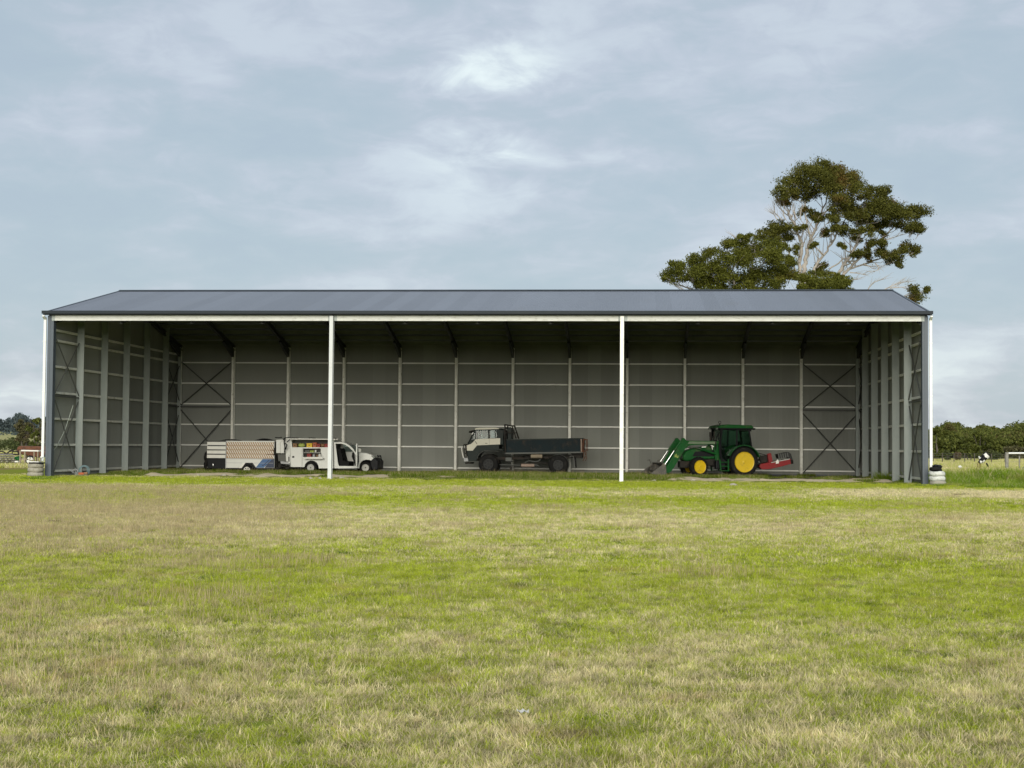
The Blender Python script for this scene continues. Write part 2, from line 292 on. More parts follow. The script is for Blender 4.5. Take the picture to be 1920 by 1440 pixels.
# ------------------------------------------------------------------ mesh helpers
class MB:
    def __init__(s): s.bm = bmesh.new()
    def quadmesh(s, V, F):
        vs = [s.bm.verts.new(v) for v in V]
        for f in F:
            try: s.bm.faces.new([vs[i] for i in f])
            except ValueError: pass
        return s
    def box(s, x0, x1, y0, y1, z0, z1, rot=None, piv=None):
        V = [Vector((x, y, z)) for x in (x0, x1) for y in (y0, y1) for z in (z0, z1)]
        if rot is not None:
            c = Vector(piv) if piv else Vector(((x0 + x1) / 2, (y0 + y1) / 2, (z0 + z1) / 2))
            V = [c + rot @ (v - c) for v in V]
        return s.quadmesh(V, [(0, 1, 3, 2), (4, 6, 7, 5), (0, 4, 5, 1), (2, 3, 7, 6), (0, 2, 6, 4), (1, 5, 7, 3)])
    def prism(s, poly, y0, y1, axis='y', top=None):
        """poly of (a, z); extruded along axis between y0 and y1; optional different outline at y1"""
        n = len(poly); top = top or poly
        f = (lambda p, y: (p[0], y, p[1])) if axis == 'y' else (lambda p, y: (y, p[0], p[1])) if axis == 'x' else (lambda p, y: (p[0], p[1], y))
        V = [f(p, y0) for p in poly] + [f(p, y1) for p in top]
        F = [tuple(range(n)), tuple(range(2 * n - 1, n - 1, -1))] + [(i, i + n, (i + 1) % n + n, (i + 1) % n) for i in range(n)]
        return s.quadmesh(V, F)
    def plate(s, outer, holes, y0, y1):
        bm = s.bm; E = []; V0 = []
        for lp in [outer] + list(holes):
            vs = [bm.verts.new((p[0], y0, p[1])) for p in lp]; V0 += vs
            E += [bm.edges.new((vs[i], vs[(i + 1) % len(vs)])) for i in range(len(vs))]
        r = bmesh.ops.triangle_fill(bm, edges=E, use_beauty=True)
        fs = [g for g in r['geom'] if isinstance(g, bmesh.types.BMFace)]
        ex = bmesh.ops.extrude_face_region(bm, geom=fs, use_keep_orig=True)
        bmesh.ops.translate(bm, vec=(0, y1 - y0, 0), verts=[g for g in ex['geom'] if isinstance(g, bmesh.types.BMVert)])
        return s
    def tube(s, pts, r, seg=8, r1=None, cap=True):
        pts = [Vector(p) for p in pts]; n = len(pts); rings = []
        up = Vector((0, 0, 1)); d0 = (pts[1] - pts[0]).normalized()
        a = d0.cross(up if abs(d0.z) < .9 else Vector((1, 0, 0))).normalized()
        for i, p in enumerate(pts):
            d = (pts[min(i + 1, n - 1)] - pts[max(i - 1, 0)]).normalized()
            a = (a - d * a.dot(d)).normalized(); b = d.cross(a)
            rr = r if r1 is None else r + (r1 - r) * i / (n - 1)
            if hasattr(r, '__len__'): rr = r[i]
            rings.append([s.bm.verts.new(p + (a * math.cos(k * 2 * math.pi / seg) + b * math.sin(k * 2 * math.pi / seg)) * rr) for k in range(seg)])
        for i in range(n - 1):
            for k in range(seg): s.bm.faces.new((rings[i][k], rings[i][(k + 1) % seg], rings[i + 1][(k + 1) % seg], rings[i + 1][k]))
        if cap and seg > 2:
            s.bm.faces.new(rings[0][::-1]); s.bm.faces.new(rings[-1])
        return s
    def lathe(s, prof, c=(0, 0, 0), seg=28, axis='y', close=False):
        rings = []
        for r, y in prof:
            ring = []
            for k in range(seg):
                a = 2 * math.pi * k / seg; u, v = r * math.cos(a), r * math.sin(a)
                ring.append(s.bm.verts.new((c[0] + u, c[1] + y, c[2] + v) if axis == 'y' else (c[0] + u, c[1] + v, c[2] + y)))
            rings.append(ring)
        m = len(rings)
        for i in range(m if close else m - 1):
            A, B = rings[i], rings[(i + 1) % m]
            for k in range(seg): s.bm.faces.new((A[k], A[(k + 1) % seg], B[(k + 1) % seg], B[k]))
        if not close:
            if prof[0][0] > 1e-4: s.bm.faces.new(rings[0][::-1])
            if prof[-1][0] > 1e-4: s.bm.faces.new(rings[-1])
        return s
    def blob(s, c, r, sub=2, jit=.12):
        g = bmesh.ops.create_icosphere(s.bm, subdivisions=sub, radius=1.0)
        for v in g['verts']:
            k = 1 + random.uniform(-jit, jit); v.co = Vector((c[0] + v.co.x * r[0] * k, c[1] + v.co.y * r[1] * k, c[2] + v.co.z * r[2] * k))
        return s
    def build(s, name, m, parent=None, loc=None, bevel=0, smooth=False, rot=None):
        bmesh.ops.recalc_face_normals(s.bm, faces=s.bm.faces)
        me = bpy.data.meshes.new(name); s.bm.to_mesh(me); s.bm.free()
        me.materials.append(MATS[m] if isinstance(m, str) else m)
        o = bpy.data.objects.new(name, me); COL.objects.link(o)
        if parent: o.parent = parent
        if loc: o.location = loc
        if rot: o.rotation_euler = rot
        if smooth:
            me.shade_smooth() if hasattr(me, 'shade_smooth') else None
            if smooth != 'all':
                try: me.set_sharp_from_angle(angle=R(35))
                except Exception: pass
        if bevel:
            b = o.modifiers.new('bevel', 'BEVEL'); b.width = bevel; b.segments = 2; b.limit_method = 'ANGLE'; b.angle_limit = R(40)
        return o
def tag(o, label=None, cat=None, group=None, kind=None):
    if label: o['label'] = label
    if cat: o['category'] = cat
    if group: o['group'] = group
    if kind: o['kind'] = kind
    return o
def empty(name, loc, rz=0, **k):
    o = bpy.data.objects.new(name, None); COL.objects.link(o); o.location = loc; o.rotation_euler = (0, 0, rz); o.empty_display_size = .5
    return tag(o, **k)
def share(o, loc, rot=None, scale=None):
    c = o.copy(); COL.objects.link(c); c.parent = o.parent; c.location = loc
    if rot: c.rotation_euler = rot
    if scale: c.scale = scale
    return c
def copy_tree(o, parent=None):
    c = o.copy(); COL.objects.link(c); c.parent = parent
    for ch in list(o.children): copy_tree(ch, c)
    return c

# ------------------------------------------------------------------ ground
def smooth01(t_): t_ = max(0., min(1., t_)); return t_ * t_ * (3 - 2 * t_)
def terrain(x, y):
    z = 0.0
    z += 9.0 * smooth01((y - 330) / 500) * smooth01((-x - .22 * y - 10) / 60)
    z += 2.2 * smooth01((y - 262) / 160) * smooth01((x + 20) / 80)
    if y > 20 and y < 70: z += .02 * math.sin(x * .31 + y * .17) * smooth01((y - 20) / 15) * smooth01((70 - y) / 8)
    return z
def axis_vals(a, b, fine0, fine1, step):
    v = list(np.arange(fine0, fine1 + 1e-6, step)); k = step
    p = fine1
    while p < b: k *= 1.22; p += k; v.append(min(p, b))
    k = step; p = fine0
    while p > a: k *= 1.22; p -= k; v.insert(0, max(p, a))
    return v
xs = axis_vals(-3000, 3000, -60, 60, 3.0); ys = axis_vals(-3000, 5000, -6, 420, 3.0)
V = [(x, y, terrain(x, y)) for y in ys for x in xs]; nx = len(xs)
F = [(j * nx + i, j * nx + i + 1, (j + 1) * nx + i + 1, (j + 1) * nx + i) for j in range(len(ys) - 1) for i in range(nx - 1)]
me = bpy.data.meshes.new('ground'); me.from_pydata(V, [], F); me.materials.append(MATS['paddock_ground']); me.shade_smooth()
gnd = bpy.data.objects.new('ground', me); COL.objects.link(gnd); gnd['kind'] = 'structure'

def patch(name, m, outline_fn, x0, x1, nseg, kind='structure', z=.004, rise=.03):
    """irregular sheet between two wavering edges"""
    V = []; F = []; rows = 6
    for i in range(nseg + 1):
        x = x0 + (x1 - x0) * i / nseg; a, b = outline_fn(x)
        for j in range(rows + 1):
            u = j / rows; V.append((x, a + (b - a) * u, z + (random.uniform(0, .025) if rise > .05 and 0 < j < rows else 0) + rise * math.sin(math.pi * u) * (.6 + .4 * math.sin(x * 2.1 + j)) * (1 if 0 < i < nseg else 0)))
    for i in range(nseg):
        for j in range(rows): F.append((i * (rows + 1) + j, i * (rows + 1) + j + 1, (i + 1) * (rows + 1) + j + 1, (i + 1) * (rows + 1) + j))
    me = bpy.data.meshes.new(name); me.from_pydata(V, [], F); me.materials.append(MATS[m]); me.shade_smooth()
    o = bpy.data.objects.new(name, me); COL.objects.link(o); o['kind'] = kind; return o
patch('dirt_floor', 'dirt_floor', lambda x: (76.5 + 1.2 * math.sin(x * .7) + .8 * math.sin(x * 1.9), 92.2), -28.0, 12.9, 120, z=.005, rise=.0)
def strip(c, w, s):
    return lambda x: (c - w * (.5 + .35 * math.sin(x * 1.3 + s) + .2 * math.sin(x * 3.7 + s)), c + w * (.5 + .3 * math.sin(x * .9 + 2 * s) + .2 * math.sin(x * 2.9)))
patch('sand_strip', 'sand', strip(76.6, 4.2, .4), -24.8, -12.4, 80, z=.012, rise=.11)
patch('sand_strip', 'sand', strip(76.6, 4.5, 2.2), 1.4, 12.3, 80, z=.012, rise=.11)
patch('sand_strip', 'sand', strip(79.5, 2.0, 1.2), -12.6, -8.5, 30, z=.012, rise=.08)
patch('sand_strip', 'sand', strip(59.8, .35, 4.1), 10.6, 24.0, 80, z=.03, rise=.02)

# ------------------------------------------------------------------ machinery shed
XL, XR, YF, YB = -28.0, 13.0, 70.85, 91.55
ZE, ZR, YM = 7.72, 9.80, 81.2
BAY = 40.78 / 12; COLX = [-27.91 + BAY * i for i in range(13)]; SB = 20.69 / 6; COLY = [70.99 + SB * i for i in range(7)]
GZ = [.257 + 1.25 * i for i in range(6)]
shed = empty('machinery_shed', ((XL + XR) / 2, YF, 0), label='long open-fronted steel machinery shed with blue-grey corrugated roof', cat='shed')
SX, SY = shed.location.x, shed.location.y
shed_inv = Matrix.Translation(-shed.location)
def sb(mb, name, m, **k):
    bmesh.ops.translate(mb.bm, vec=-shed.location, verts=mb.bm.verts)
    return mb.build(name, m, shed, **k)
def roofz(y): return ZE + (ZR - ZE) * (1 - abs(y - YM) / (YM - 70.6))
PITCHW, AMP = .076, .0085
def corrugate(name, a0, a1, fn, m):
    """fn(a, off) -> list of points along the sheet; off is the wave offset"""
    n = int((a1 - a0) / PITCHW * 6); V = []; F = []; k = None
    for i in range(n + 1):
        a = a0 + (a1 - a0) * i / n; pts = fn(a, AMP * math.sin(2 * math.pi * a / PITCHW)); k = len(pts)
        V += [(p[0] - SX, p[1] - SY, p[2]) for p in pts]
    for i in range(n):
        for j in range(k - 1): F.append((i * k + j, (i + 1) * k + j, (i + 1) * k + j + 1, i * k + j + 1))
    me = bpy.data.meshes.new(name); me.from_pydata(V, [], F); me.materials.append(MATS[m]); me.shade_smooth()
    o = bpy.data.objects.new(name, me); COL.objects.link(o); o.parent = shed; return o
corrugate('roof_sheet', XL - .12, XR + .12, lambda x, o: [(x, 70.58, ZE + .05 + o), (x, YM, ZR + .05 + o)], 'roof_paint')['label'] = 'front roof slope'
corrugate('roof_sheet', XL - .12, XR + .12, lambda x, o: [(x, YM + .02, ZR + .05 + o), (x, 91.85, ZE + .05 + o)], 'roof_paint')['label'] = 'rear roof slope'
corrugate('wall_cladding', XL, XR, lambda x, o: [(x, YB + o, .02), (x, YB + o, roofz(YB))], 'sheet_inside')['label'] = 'back wall of corrugated sheets'
corrugate('wall_cladding', YF + .06, YB, lambda y, o: [(XL + o, y, .02), (XL + o, y, roofz(y) + .02)], 'sheet_inside')['label'] = 'left end wall'
corrugate('wall_cladding', YF + .06, YB, lambda y, o: [(XR + o, y, .02), (XR + o, y, roofz(y) + .02)], 'sheet_inside')['label'] = 'right end wall'
sb(MB().prism([(YM - .28, ZR + .02), (YM, ZR + .10), (YM + .28, ZR + .02), (YM + .28, ZR + .035), (YM, ZR + .118), (YM - .28, ZR + .035)], XL - .14, XR + .14, 'x'), 'ridge_cap', 'trim_paint')
# gutter: open half channel with a rolled lip
for (ya, yb) in ((70.44, 70.60), (91.84, 92.0)):
    sb(MB().prism([(ya, 7.70), (yb, 7.70), (yb, 7.85), (yb - .012, 7.85), (yb - .012, 7.712), (ya + .012, 7.712), (ya + .012, 7.83), (ya + .025, 7.83), (ya + .025, 7.845), (ya, 7.845)], XL - .18, XR + .18, 'x'), 'gutter', 'trim_paint')
sb(MB().box(XL - .10, XR + .10, 70.585, 70.70, 7.655, 7.74), 'eave_flashing', 'trim_paint')
for x, sgn in ((XL - .06, -1), (XR + .06, 1)):          # barge flashings over the gable edges
    for (a, b) in ((70.56, YM), (YM, 91.86)):
        za, zb = roofz(a) + .085, roofz(b) + .085
        sb(MB().prism([(a, za), (b, zb), (b, zb - .16), (a, za - .16)], x, x + sgn * .09, 'x'), 'barge_flashing', 'flash_paint')
# corner flashings at the two front corners
for x0_, x1_ in ((XL - .02, XL + .27), (XR - .24, XR + .02)):
    m_ = MB(); m_.box(x0_, x1_, YF - .02, YF + .012, 0, 7.64); m_.box(x0_, x0_ + .012, YF + .012, YF + .30, 0, 7.64); m_.box(x1_ - .012, x1_, YF + .012, YF + .30, 0, 7.64)
    m_.box(x0_ + .10, x0_ + .13, YF - .035, YF - .02, .02, 7.6)
    sb(m_, 'corner_post', 'flash_paint')
def csec(w, d, L, lip=.02, tt=.006):     # C section: web at -x side, flanges along x, extruded in z
    return [(0, 0), (w, 0), (w, lip), (w - tt, lip), (w - tt, tt), (tt, tt), (tt, d - tt), (w - tt, d - tt), (w - tt, d - lip), (w, d - lip), (w, d), (0, d)]
# back-wall columns: bright inner flange, deep web
colm = None
for i, x in enumerate(COLX):
    if colm is None:
        m_ = MB(); m_.box(-.058, .058, -.345, -.333, 0, 7.45); m_.box(-.006, .006, -.333, -.012, 0, 7.45); m_.box(-.075, .075, -.012, 0, 0, 7.45)
        m_.box(-.075, -.065, -.333, -.30, 0, 7.45); m_.box(.065, .075, -.333, -.30, 0, 7.45)
        m_.box(-.12, .12, -.40, .0, .0, .02)
        colm = m_.build('column', 'galv', shed)
        colm.location = (x + .09 - SX, YB - .02 - SY, 0)
    else: share(colm, (x - SX - (.10 if i == 12 else 0), YB - .02 - SY, 0))
# end-wall columns
colw = None
for i in range(1, 6):
    y = COLY[i]
    if colw is None:
        m_ = MB(); m_.box(0, .36, -.004, .004, 0, 8.4); m_.box(.352, .36, -.07, .0, 0, 8.4); m_.box(.34, .352, -.07, -.062, 0, 8.4); m_.box(0, .008, -.07, 0, 0, 8.4)
        m_.box(0, .42, -.1, .1, 0, .02)
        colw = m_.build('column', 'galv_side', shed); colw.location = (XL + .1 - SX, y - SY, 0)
        first = True
    else: share(colw, (XL + .1 - SX, y - SY, 0))
    share(colw, (XR - .1 - SX, y - SY, 0), rot=(0, 0, math.pi)).scale = (1, -1, 1)
for x, y in ((COLX[0] + .14, YB - .38), (XR - .3, YB - .38)):
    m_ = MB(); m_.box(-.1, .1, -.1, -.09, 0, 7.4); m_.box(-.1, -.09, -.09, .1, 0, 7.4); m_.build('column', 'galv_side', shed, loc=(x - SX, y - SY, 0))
# girts: Z sections in every bay, a little short of the columns
def girt_mesh(L):
    m_ = MB(); h_ = .075
    m_.prism([(0, h_), (-.075, h_), (-.075, h_ - .02), (-.07, h_ - .02), (-.07, h_ - .006), (-.003, h_ - .006), (-.003, -h_), (.07, -h_), (.07, -h_ + .02), (.075, -h_ + .02), (.075, -h_ - .006), (-.009, -h_ - .006), (-.009, h_ - .006)][:1] +
             [(-.075, h_), (-.075, h_ - .02), (-.07, h_ - .02), (-.07, h_ - .006), (-.009, h_ - .006), (-.009, -h_ - .006), (.02, -h_ - .006), (.02, -h_), (0, -h_)], -L / 2, L / 2, 'x')
    return m_
g0 = None
for k, z in enumerate(GZ):
    for i in range(12):
        xc = (COLX[i] + COLX[i + 1]) / 2
        if g0 is None:
            m_ = MB(); L = BAY - .34
            m_.box(-L / 2, L / 2, -.15, -.144, -.018, .05)       # upright face
            m_.box(-L / 2, L / 2, -.15, -.02, .05, .056)        # top flange
            m_.box(-L / 2, L / 2, -.144, -.02, -.024, -.018)
            m_.box(-L / 2 - .12, -L / 2, -.148, -.142, -.018, .03); m_.box(L / 2, L / 2 + .12, -.148, -.142, -.018, .03)
            g0 = m_.build('girt', 'girt', shed); g0.location = (xc - SX, YB - .03 - SY, z)
        else: share(g0, (xc - SX, YB - .03 - SY, z))
g1 = None
for k, z in enumerate(GZ):
    for i in range(6):
        yc = (COLY[i] + COLY[i + 1]) / 2 + .0
        for side in (0, 1):
            xx = XL + .03 if side == 0 else XR - .03
            if g1 is None:
                m_ = MB(); L = SB - .06
                m_.box(.085, .09, -L / 2, L / 2, -.05, .05); m_.box(0, .09, -L / 2, L / 2, .05, .055); m_.box(.0, .085, -L / 2, L / 2, -.055, -.05)
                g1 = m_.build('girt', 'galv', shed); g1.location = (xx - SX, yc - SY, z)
            else:
                c = share(g1, (xx - SX, yc - SY, z), rot=(0, 0, math.pi if side else 0))
# upper girts on the gable walls
for z in (7.0,):
    for i in range(6):
        for side in (0, 1): share(g1, ((XL + .03 if side == 0 else XR - .03) - SX, (COLY[i] + COLY[i + 1]) / 2 - SY, z), rot=(0, 0, math.pi if side else 0))
# rafters with tapered knees
raf = None
for i, x in enumerate(COLX):
    xx = x + (.14 if i == 0 else -.16 if i == 12 else 0)
    if raf is None:
        m_ = MB(); d_ = .25
        for (ya, yb, za, zb) in ((YF + .12, YM, roofz(YF + .12), ZR), (YM, YB - .06, ZR, roofz(YB))):
            m_.prism([(ya, za - .25), (yb, zb - .25), (yb, zb - .25 - d_), (ya, za - .25 - d_)], -.005, .005, 'x')
            for o_ in (.25, .25 + d_): m_.prism([(ya, za - o_), (yb, zb - o_), (yb, zb - o_ - .012), (ya, za - o_ - .012)], -.075, .075, 'x')
        m_.prism([(YB - .35, 7.3), (YB - .35, 6.85), (YB - .45, 6.85), (YB - 2.6, 7.6), (YB - 2.4, 7.7)], -.07, .07, 'x')
        m_.prism([(YM - 1.8, ZR - .9), (YM + 1.8, ZR - .9), (YM, ZR - .5)], -.05, .05, 'x')
        bmesh.ops.translate(m_.bm, vec=(0, -SY, 0), verts=m_.bm.verts)
        raf = m_.build('rafter', 'rafter', shed); raf.location = (xx - SX, 0, 0)
    else: share(raf, (xx - SX, 0, 0))
# purlins under the roof, bay by bay
pur = None
for i in range(12):
    xc = (COLX[i] + COLX[i + 1]) / 2
    for side in (0, 1):
        for k in range(9):
            y = (71.5 + k * 1.16) if side == 0 else (YM + .45 + k * 1.19)
            z = roofz(y) - .02
            if pur is None:
                m_ = MB(); L = BAY - .03
                m_.box(-L / 2, L / 2, -.004, .004, -.20, -.006); m_.box(-L / 2, L / 2, .004, .07, -.20, -.194); m_.box(-L / 2, L / 2, -.07, .004, -.006, 0)
                pur = m_.build('purlin', 'purlin', shed); pur.location = (xc - SX, y - SY, z)
            else: share(pur, (xc - SX, y - SY, z))
# front beam in three spans, front posts
PX = [COLX[4] - .02, COLX[8] - .08]
for a, b in ((XL + .34, PX[0] - .18), (PX[0] + .24, PX[1] - .18), (PX[1] + .24, XR - .29)):
    m_ = MB(); m_.box(a, b, YF - .05, YF - .038, 7.40, 7.652); m_.box(a, b, YF - .038, YF + .06, 7.40, 7.41); m_.box(a, b, YF - .038, YF + .06, 7.642, 7.652)
    sb(m_, 'front_beam', 'beam')
    for xx in (a - .16, b):
        sb(MB().box(xx, xx + .16, YF - .03, YF - .02, 7.40, 7.652), 'beam_cleat', 'galv_side')
for k_, x in enumerate(PX):
    m_ = MB(); m_.box(x - .085, x + .085, YF - .22, YF - .205, 0, 7.62); m_.box(x - .006, x + .006, YF - .205, YF + .055, 0, 7.62); m_.box(x - .085, x + .085, YF + .055, YF + .07, 0, 7.62)
    m_.box(x + .065, x + .075, YF - .205, YF + .055, 0, 7.62) if k_ == 0 else None
    sb(m_, 'front_post', 'post_pale' if k_ == 0 else 'galv')['label'] = 'smooth pale front post' if k_ == 0 else 'mottled galvanised front post'
    b_ = MB(); b_.box(x - .17, x + .17, YF - .28, YF + .13, -.02, .02)
    for u in (-.12, .12):
        for v in (-.24, .09): b_.box(x + u - .015, x + u + .015, YF + v - .015, YF + v + .015, .02, .045)
    sb(b_, 'base_plate', 'galv_side')
# bracing
def brace(p, q, r=.032):
    m_ = MB(); p = Vector(p); q = Vector(q); d = (q - p).normalized()
    m_.tube([p, q], r, 4); return sb(m_, 'brace', 'steel_dark')
for (xa, xb) in ((COLX[0] + .2, COLX[1] - .1), (COLX[11] + .1, COLX[12] - .15)):
    y = YB - .24
    brace((xa, y, .15), (xb, y, 3.65)); brace((xb, y + .03, .15), (xa, y + .03, 3.65))
    brace((xa, y, 3.95), (xb, y, 6.55)); brace((xb, y + .03, 3.95), (xa, y + .03, 6.55))
    sb(MB().box(xa - .05, xb + .05, y - .02, y + .05, 3.80, 3.89), 'strut', 'steel_dark')
for X_, s_ in ((XL, 1), (XR, -1)):
    for ya, yb in ((COLY[0] + .25, COLY[1] - .1), (COLY[5] + .1, COLY[6] - .3)):
        x = X_ + s_ * .22
        brace((x, ya, .15), (x, yb, 3.65)); brace((x + s_ * .03, yb, .15), (x + s_ * .03, ya, 3.65))
        brace((x, ya, 3.95), (x, yb, 6.55)); brace((x + s_ * .03, yb, 3.95), (x + s_ * .03, ya, 6.55))
        sb(MB().box(x - .04, x + .04, ya, yb, 3.80, 3.88), 'strut', 'steel_dark')
# white downpipes on the outer corners
for x, zb_ in ((XL - .12, .74), (XR + .125, .46)):
    m_ = MB(); m_.box(x - .062, x + .062, YF - .12, YF - .03, zb_, 7.55); m_.box(x - .055, x + .055, YF - .36, YF - .10, 7.5, 7.58, rot=Matrix.Rotation(R(-30), 3, 'X')); m_.box(x - .067, x + .067, YF - .125, YF - .025, 4.9, 4.96)
    dp = sb(m_, 'downpipe', 'pipe_white', bevel=.008)
    for z in (1.6, 4.0, 6.4):
        b_ = MB(); b_.box(x - .075, x + .075, YF - .131, YF - .015, z, z + .03); bmesh.ops.translate(b_.bm, vec=-shed.location, verts=b_.bm.verts); b_.build('pipe_bracket', 'pipe_white', dp)
# bottom flashing strip along the walls
sb(MB().box(XL + .06, XR - .06, YB - .06, YB - .02, 0.0, .07), 'base_flashing', 'flash_paint')

# ------------------------------------------------------------------ vehicles
def frame(name, px0, py0, Y, **k):
    """empty at a thing's base, and a function turning measured photo points on its near side into local (x, z)"""
    x0, _ = at(px0, py0, Y)
    root = empty(name, (x0, Y, 0), **k)
    def P(px, py):
        a = at(px, py, Y); return (a[0] - x0, a[1])
    return root, P
def zoomer(P, ox, oy, s): return lambda x, y: P(ox + x / s, oy + y / s)
def tyre_prof(Rr, w, rim):
    s_ = .12 * w
    return [(rim, -w * .42), (rim + .02, -w * .5), (Rr - (Rr - rim) * .35, -w * .52), (Rr - .03, -w * .46), (Rr, -w * .33), (Rr, w * .33), (Rr - .03, w * .46), (Rr - (Rr - rim) * .35, w * .52), (rim + .02, w * .5), (rim, w * .42)]
def wheel(parent, loc, Rr, w, rim, rim_m, near=-1, rz=0, style='car', seg=32):
    m_ = MB(); m_.lathe(tyre_prof(Rr, w, rim), seg=seg, close=True)
    if style == 'car':
        for k in range(3):
            y = (-.2 + .2 * k) * w; m_.lathe([(Rr + .002, y - .012), (Rr + .006, y), (Rr + .002, y + .012)], seg=seg)
    if style == 'lug':
        n = int(2 * math.pi * Rr / .19)
        for k in range(n):
            for s_ in (-1, 1):
                a = 2 * math.pi * (k + (.5 if s_ > 0 else 0)) / n; da = .16 / Rr
                p = []
                for (y, aa) in ((0.02 * s_, a), (w * .52 * s_, a - da)):
                    for rr, wd in ((Rr - .02, .03), (Rr + .035, .022)):
                        for q in (-1, 1):
                            an = aa + q * wd / Rr
                            rr2 = rr - (.05 if abs(y) > .1 else 0)
                            p.append((rr2 * math.cos(an), y, rr2 * math.sin(an)))
                m_.quadmesh(p, [(0, 1, 3, 2), (4, 6, 7, 5), (0, 2, 6, 4), (1, 5, 7, 3), (2, 3, 7, 6), (0, 4, 5, 1)])
    tyre = m_.build('wheel', 'rubber', parent, loc=loc, rot=(0, 0, rz), smooth=True)
    m_ = MB(); n_ = near
    prof = {'car': [(rim + .004, .42), (rim * .98, .50), (rim * .90, .50), (rim * .84, .30), (rim * .62, .22), (rim * .42, .34), (rim * .30, .38), (rim * .27, .30)],
            'truck': [(rim + .005, .40), (rim, .52), (rim * .93, .50), (rim * .86, .12), (rim * .6, .05), (rim * .55, .28), (rim * .32, .34), (rim * .30, .2)],
            'lug': [(rim + .005, .42), (rim * 1.0, .53), (rim * .94, .50), (rim * .90, .22), (rim * .86, -.02), (rim * .70, -.10), (rim * .64, .10), (rim * .45, .15), (rim * .40, .22), (rim * .30, .26), (rim * .27, .14)]}[style]
    pr = [(r, n_ * v * w) for r, v in prof] + [(.001, n_ * prof[-1][1] * w)]
    m_.lathe(pr, seg=seg)
    rimo = m_.build('rim', rim_m, tyre, smooth=True)
    h_ = MB(); nb = 8 if style != 'car' else 5; hr = rim * (.40 if style != 'car' else .26)
    h_.lathe([(rim * .17, n_ * w * .22), (rim * .17, n_ * w * .42), (rim * .10, n_ * w * .45), (.001, n_ * w * .45)], seg=14)
    for k in range(nb):
        a = 2 * math.pi * k / nb; cx2, cz2 = hr * math.cos(a), hr * math.sin(a)
        h_.lathe([(rim * .035, n_ * w * .2), (rim * .035, n_ * w * .42), (.001, n_ * w * .42)], c=(cx2, 0, cz2), seg=6)
    h_.build('hub', rim_m if style == 'lug' else 'hub_dark', tyre)
    if near < 0 or style == 'lug':                    # the openings in the disc
        if style != 'car' or rim_m == 'rim_white':
            no = {'lug': 4, 'truck': 6, 'car': 5}[style]; r1_, r2_ = (rim * .70, rim * .86) if style == 'lug' else (rim * .45, rim * .75); sp_ = .30 if style == 'lug' else .30; y_ = n_ * w * (.0 if style == 'lug' else .36)
            pts = [(r1_ * math.cos(-sp_), r1_ * math.sin(-sp_)), (r2_ * math.cos(-sp_), r2_ * math.sin(-sp_)), (r2_, 0), (r2_ * math.cos(sp_), r2_ * math.sin(sp_)), (r1_ * math.cos(sp_), r1_ * math.sin(sp_)), (r1_, 0)]
            o0 = MB().prism(pts, y_, y_ + n_ * .012).build('rim_opening', 'black_plastic', tyre, rot=(0, .35, 0))
            for k in range(1, no): share(o0, (0, 0, 0), rot=(0, .35 + 2 * math.pi * k / no, 0))
    return tyre
def glass_poly(parent, pts, y, name='window', m='glass'):
    return MB().prism(pts, y, y + .006).build(name, m, parent)

# ---- tip truck -----------------------------------------------------------------
YT = 86.2
tr, P = frame('tip_truck', 980, 885, YT, label='old dark green and cream tip truck with steel tray, parked against the back wall', cat='truck')
A = zoomer(P, 860, 785, 13.09); B = zoomer(P, 980, 785, 13.09)
TW = 2.15
low = [A(200, 640), A(195, 780), A(222, 960), A(235, 1045), A(440, 1045), A(455, 930), A(510, 840), A(600, 795), A(720, 775), A(985, 770), A(1000, 640), A(1100, 640), A(1100, 500), A(410, 505), A(320, 615)]
m_ = MB().plate(low, [], 0, .05); m_.plate(low, [], TW - .05, TW)
m_.prism([A(200, 640), A(195, 780), A(222, 960), A(235, 1045), A(260, 1045), A(250, 960), A(225, 780), A(225, 640)], .05, TW - .05)
m_.prism([A(1085, 500), A(1100, 500), A(1100, 800), A(1085, 800)], .05, TW - .05)
m_.prism([A(260, 940), A(470, 900), A(560, 790), A(1080, 780), A(1080, 740), A(540, 745), A(430, 860), A(260, 900)], .05, TW - .05)
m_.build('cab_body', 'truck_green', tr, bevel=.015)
# cream band
MB().prism([A(415, 505), A(1020, 478), A(1018, 630), A(452, 655), A(345, 785), A(205, 785), A(198, 655), A(300, 622), A(385, 545)], -.012, -.002).build('cream_panel', 'cream_paint', tr)
MB().prism([A(402, 560), A(448, 628), A(456, 618), A(412, 552)], -.02, -.013).build('door_seam', 'black_plastic', tr)
m_ = MB(); m_.prism([A(748, 500), A(752, 500), A(752, 632), A(748, 632)], -.016, -.012); m_.prism([A(985, 640), A(990, 640), A(985, 770), A(980, 770)], -.006, 0); m_.build('door_gap', 'hub_dark', tr)
MB().prism([A(650, 598), A(710, 598), A(705, 610), A(655, 610)], -.04, -.012).build('door_handle', 'hub_dark', tr)
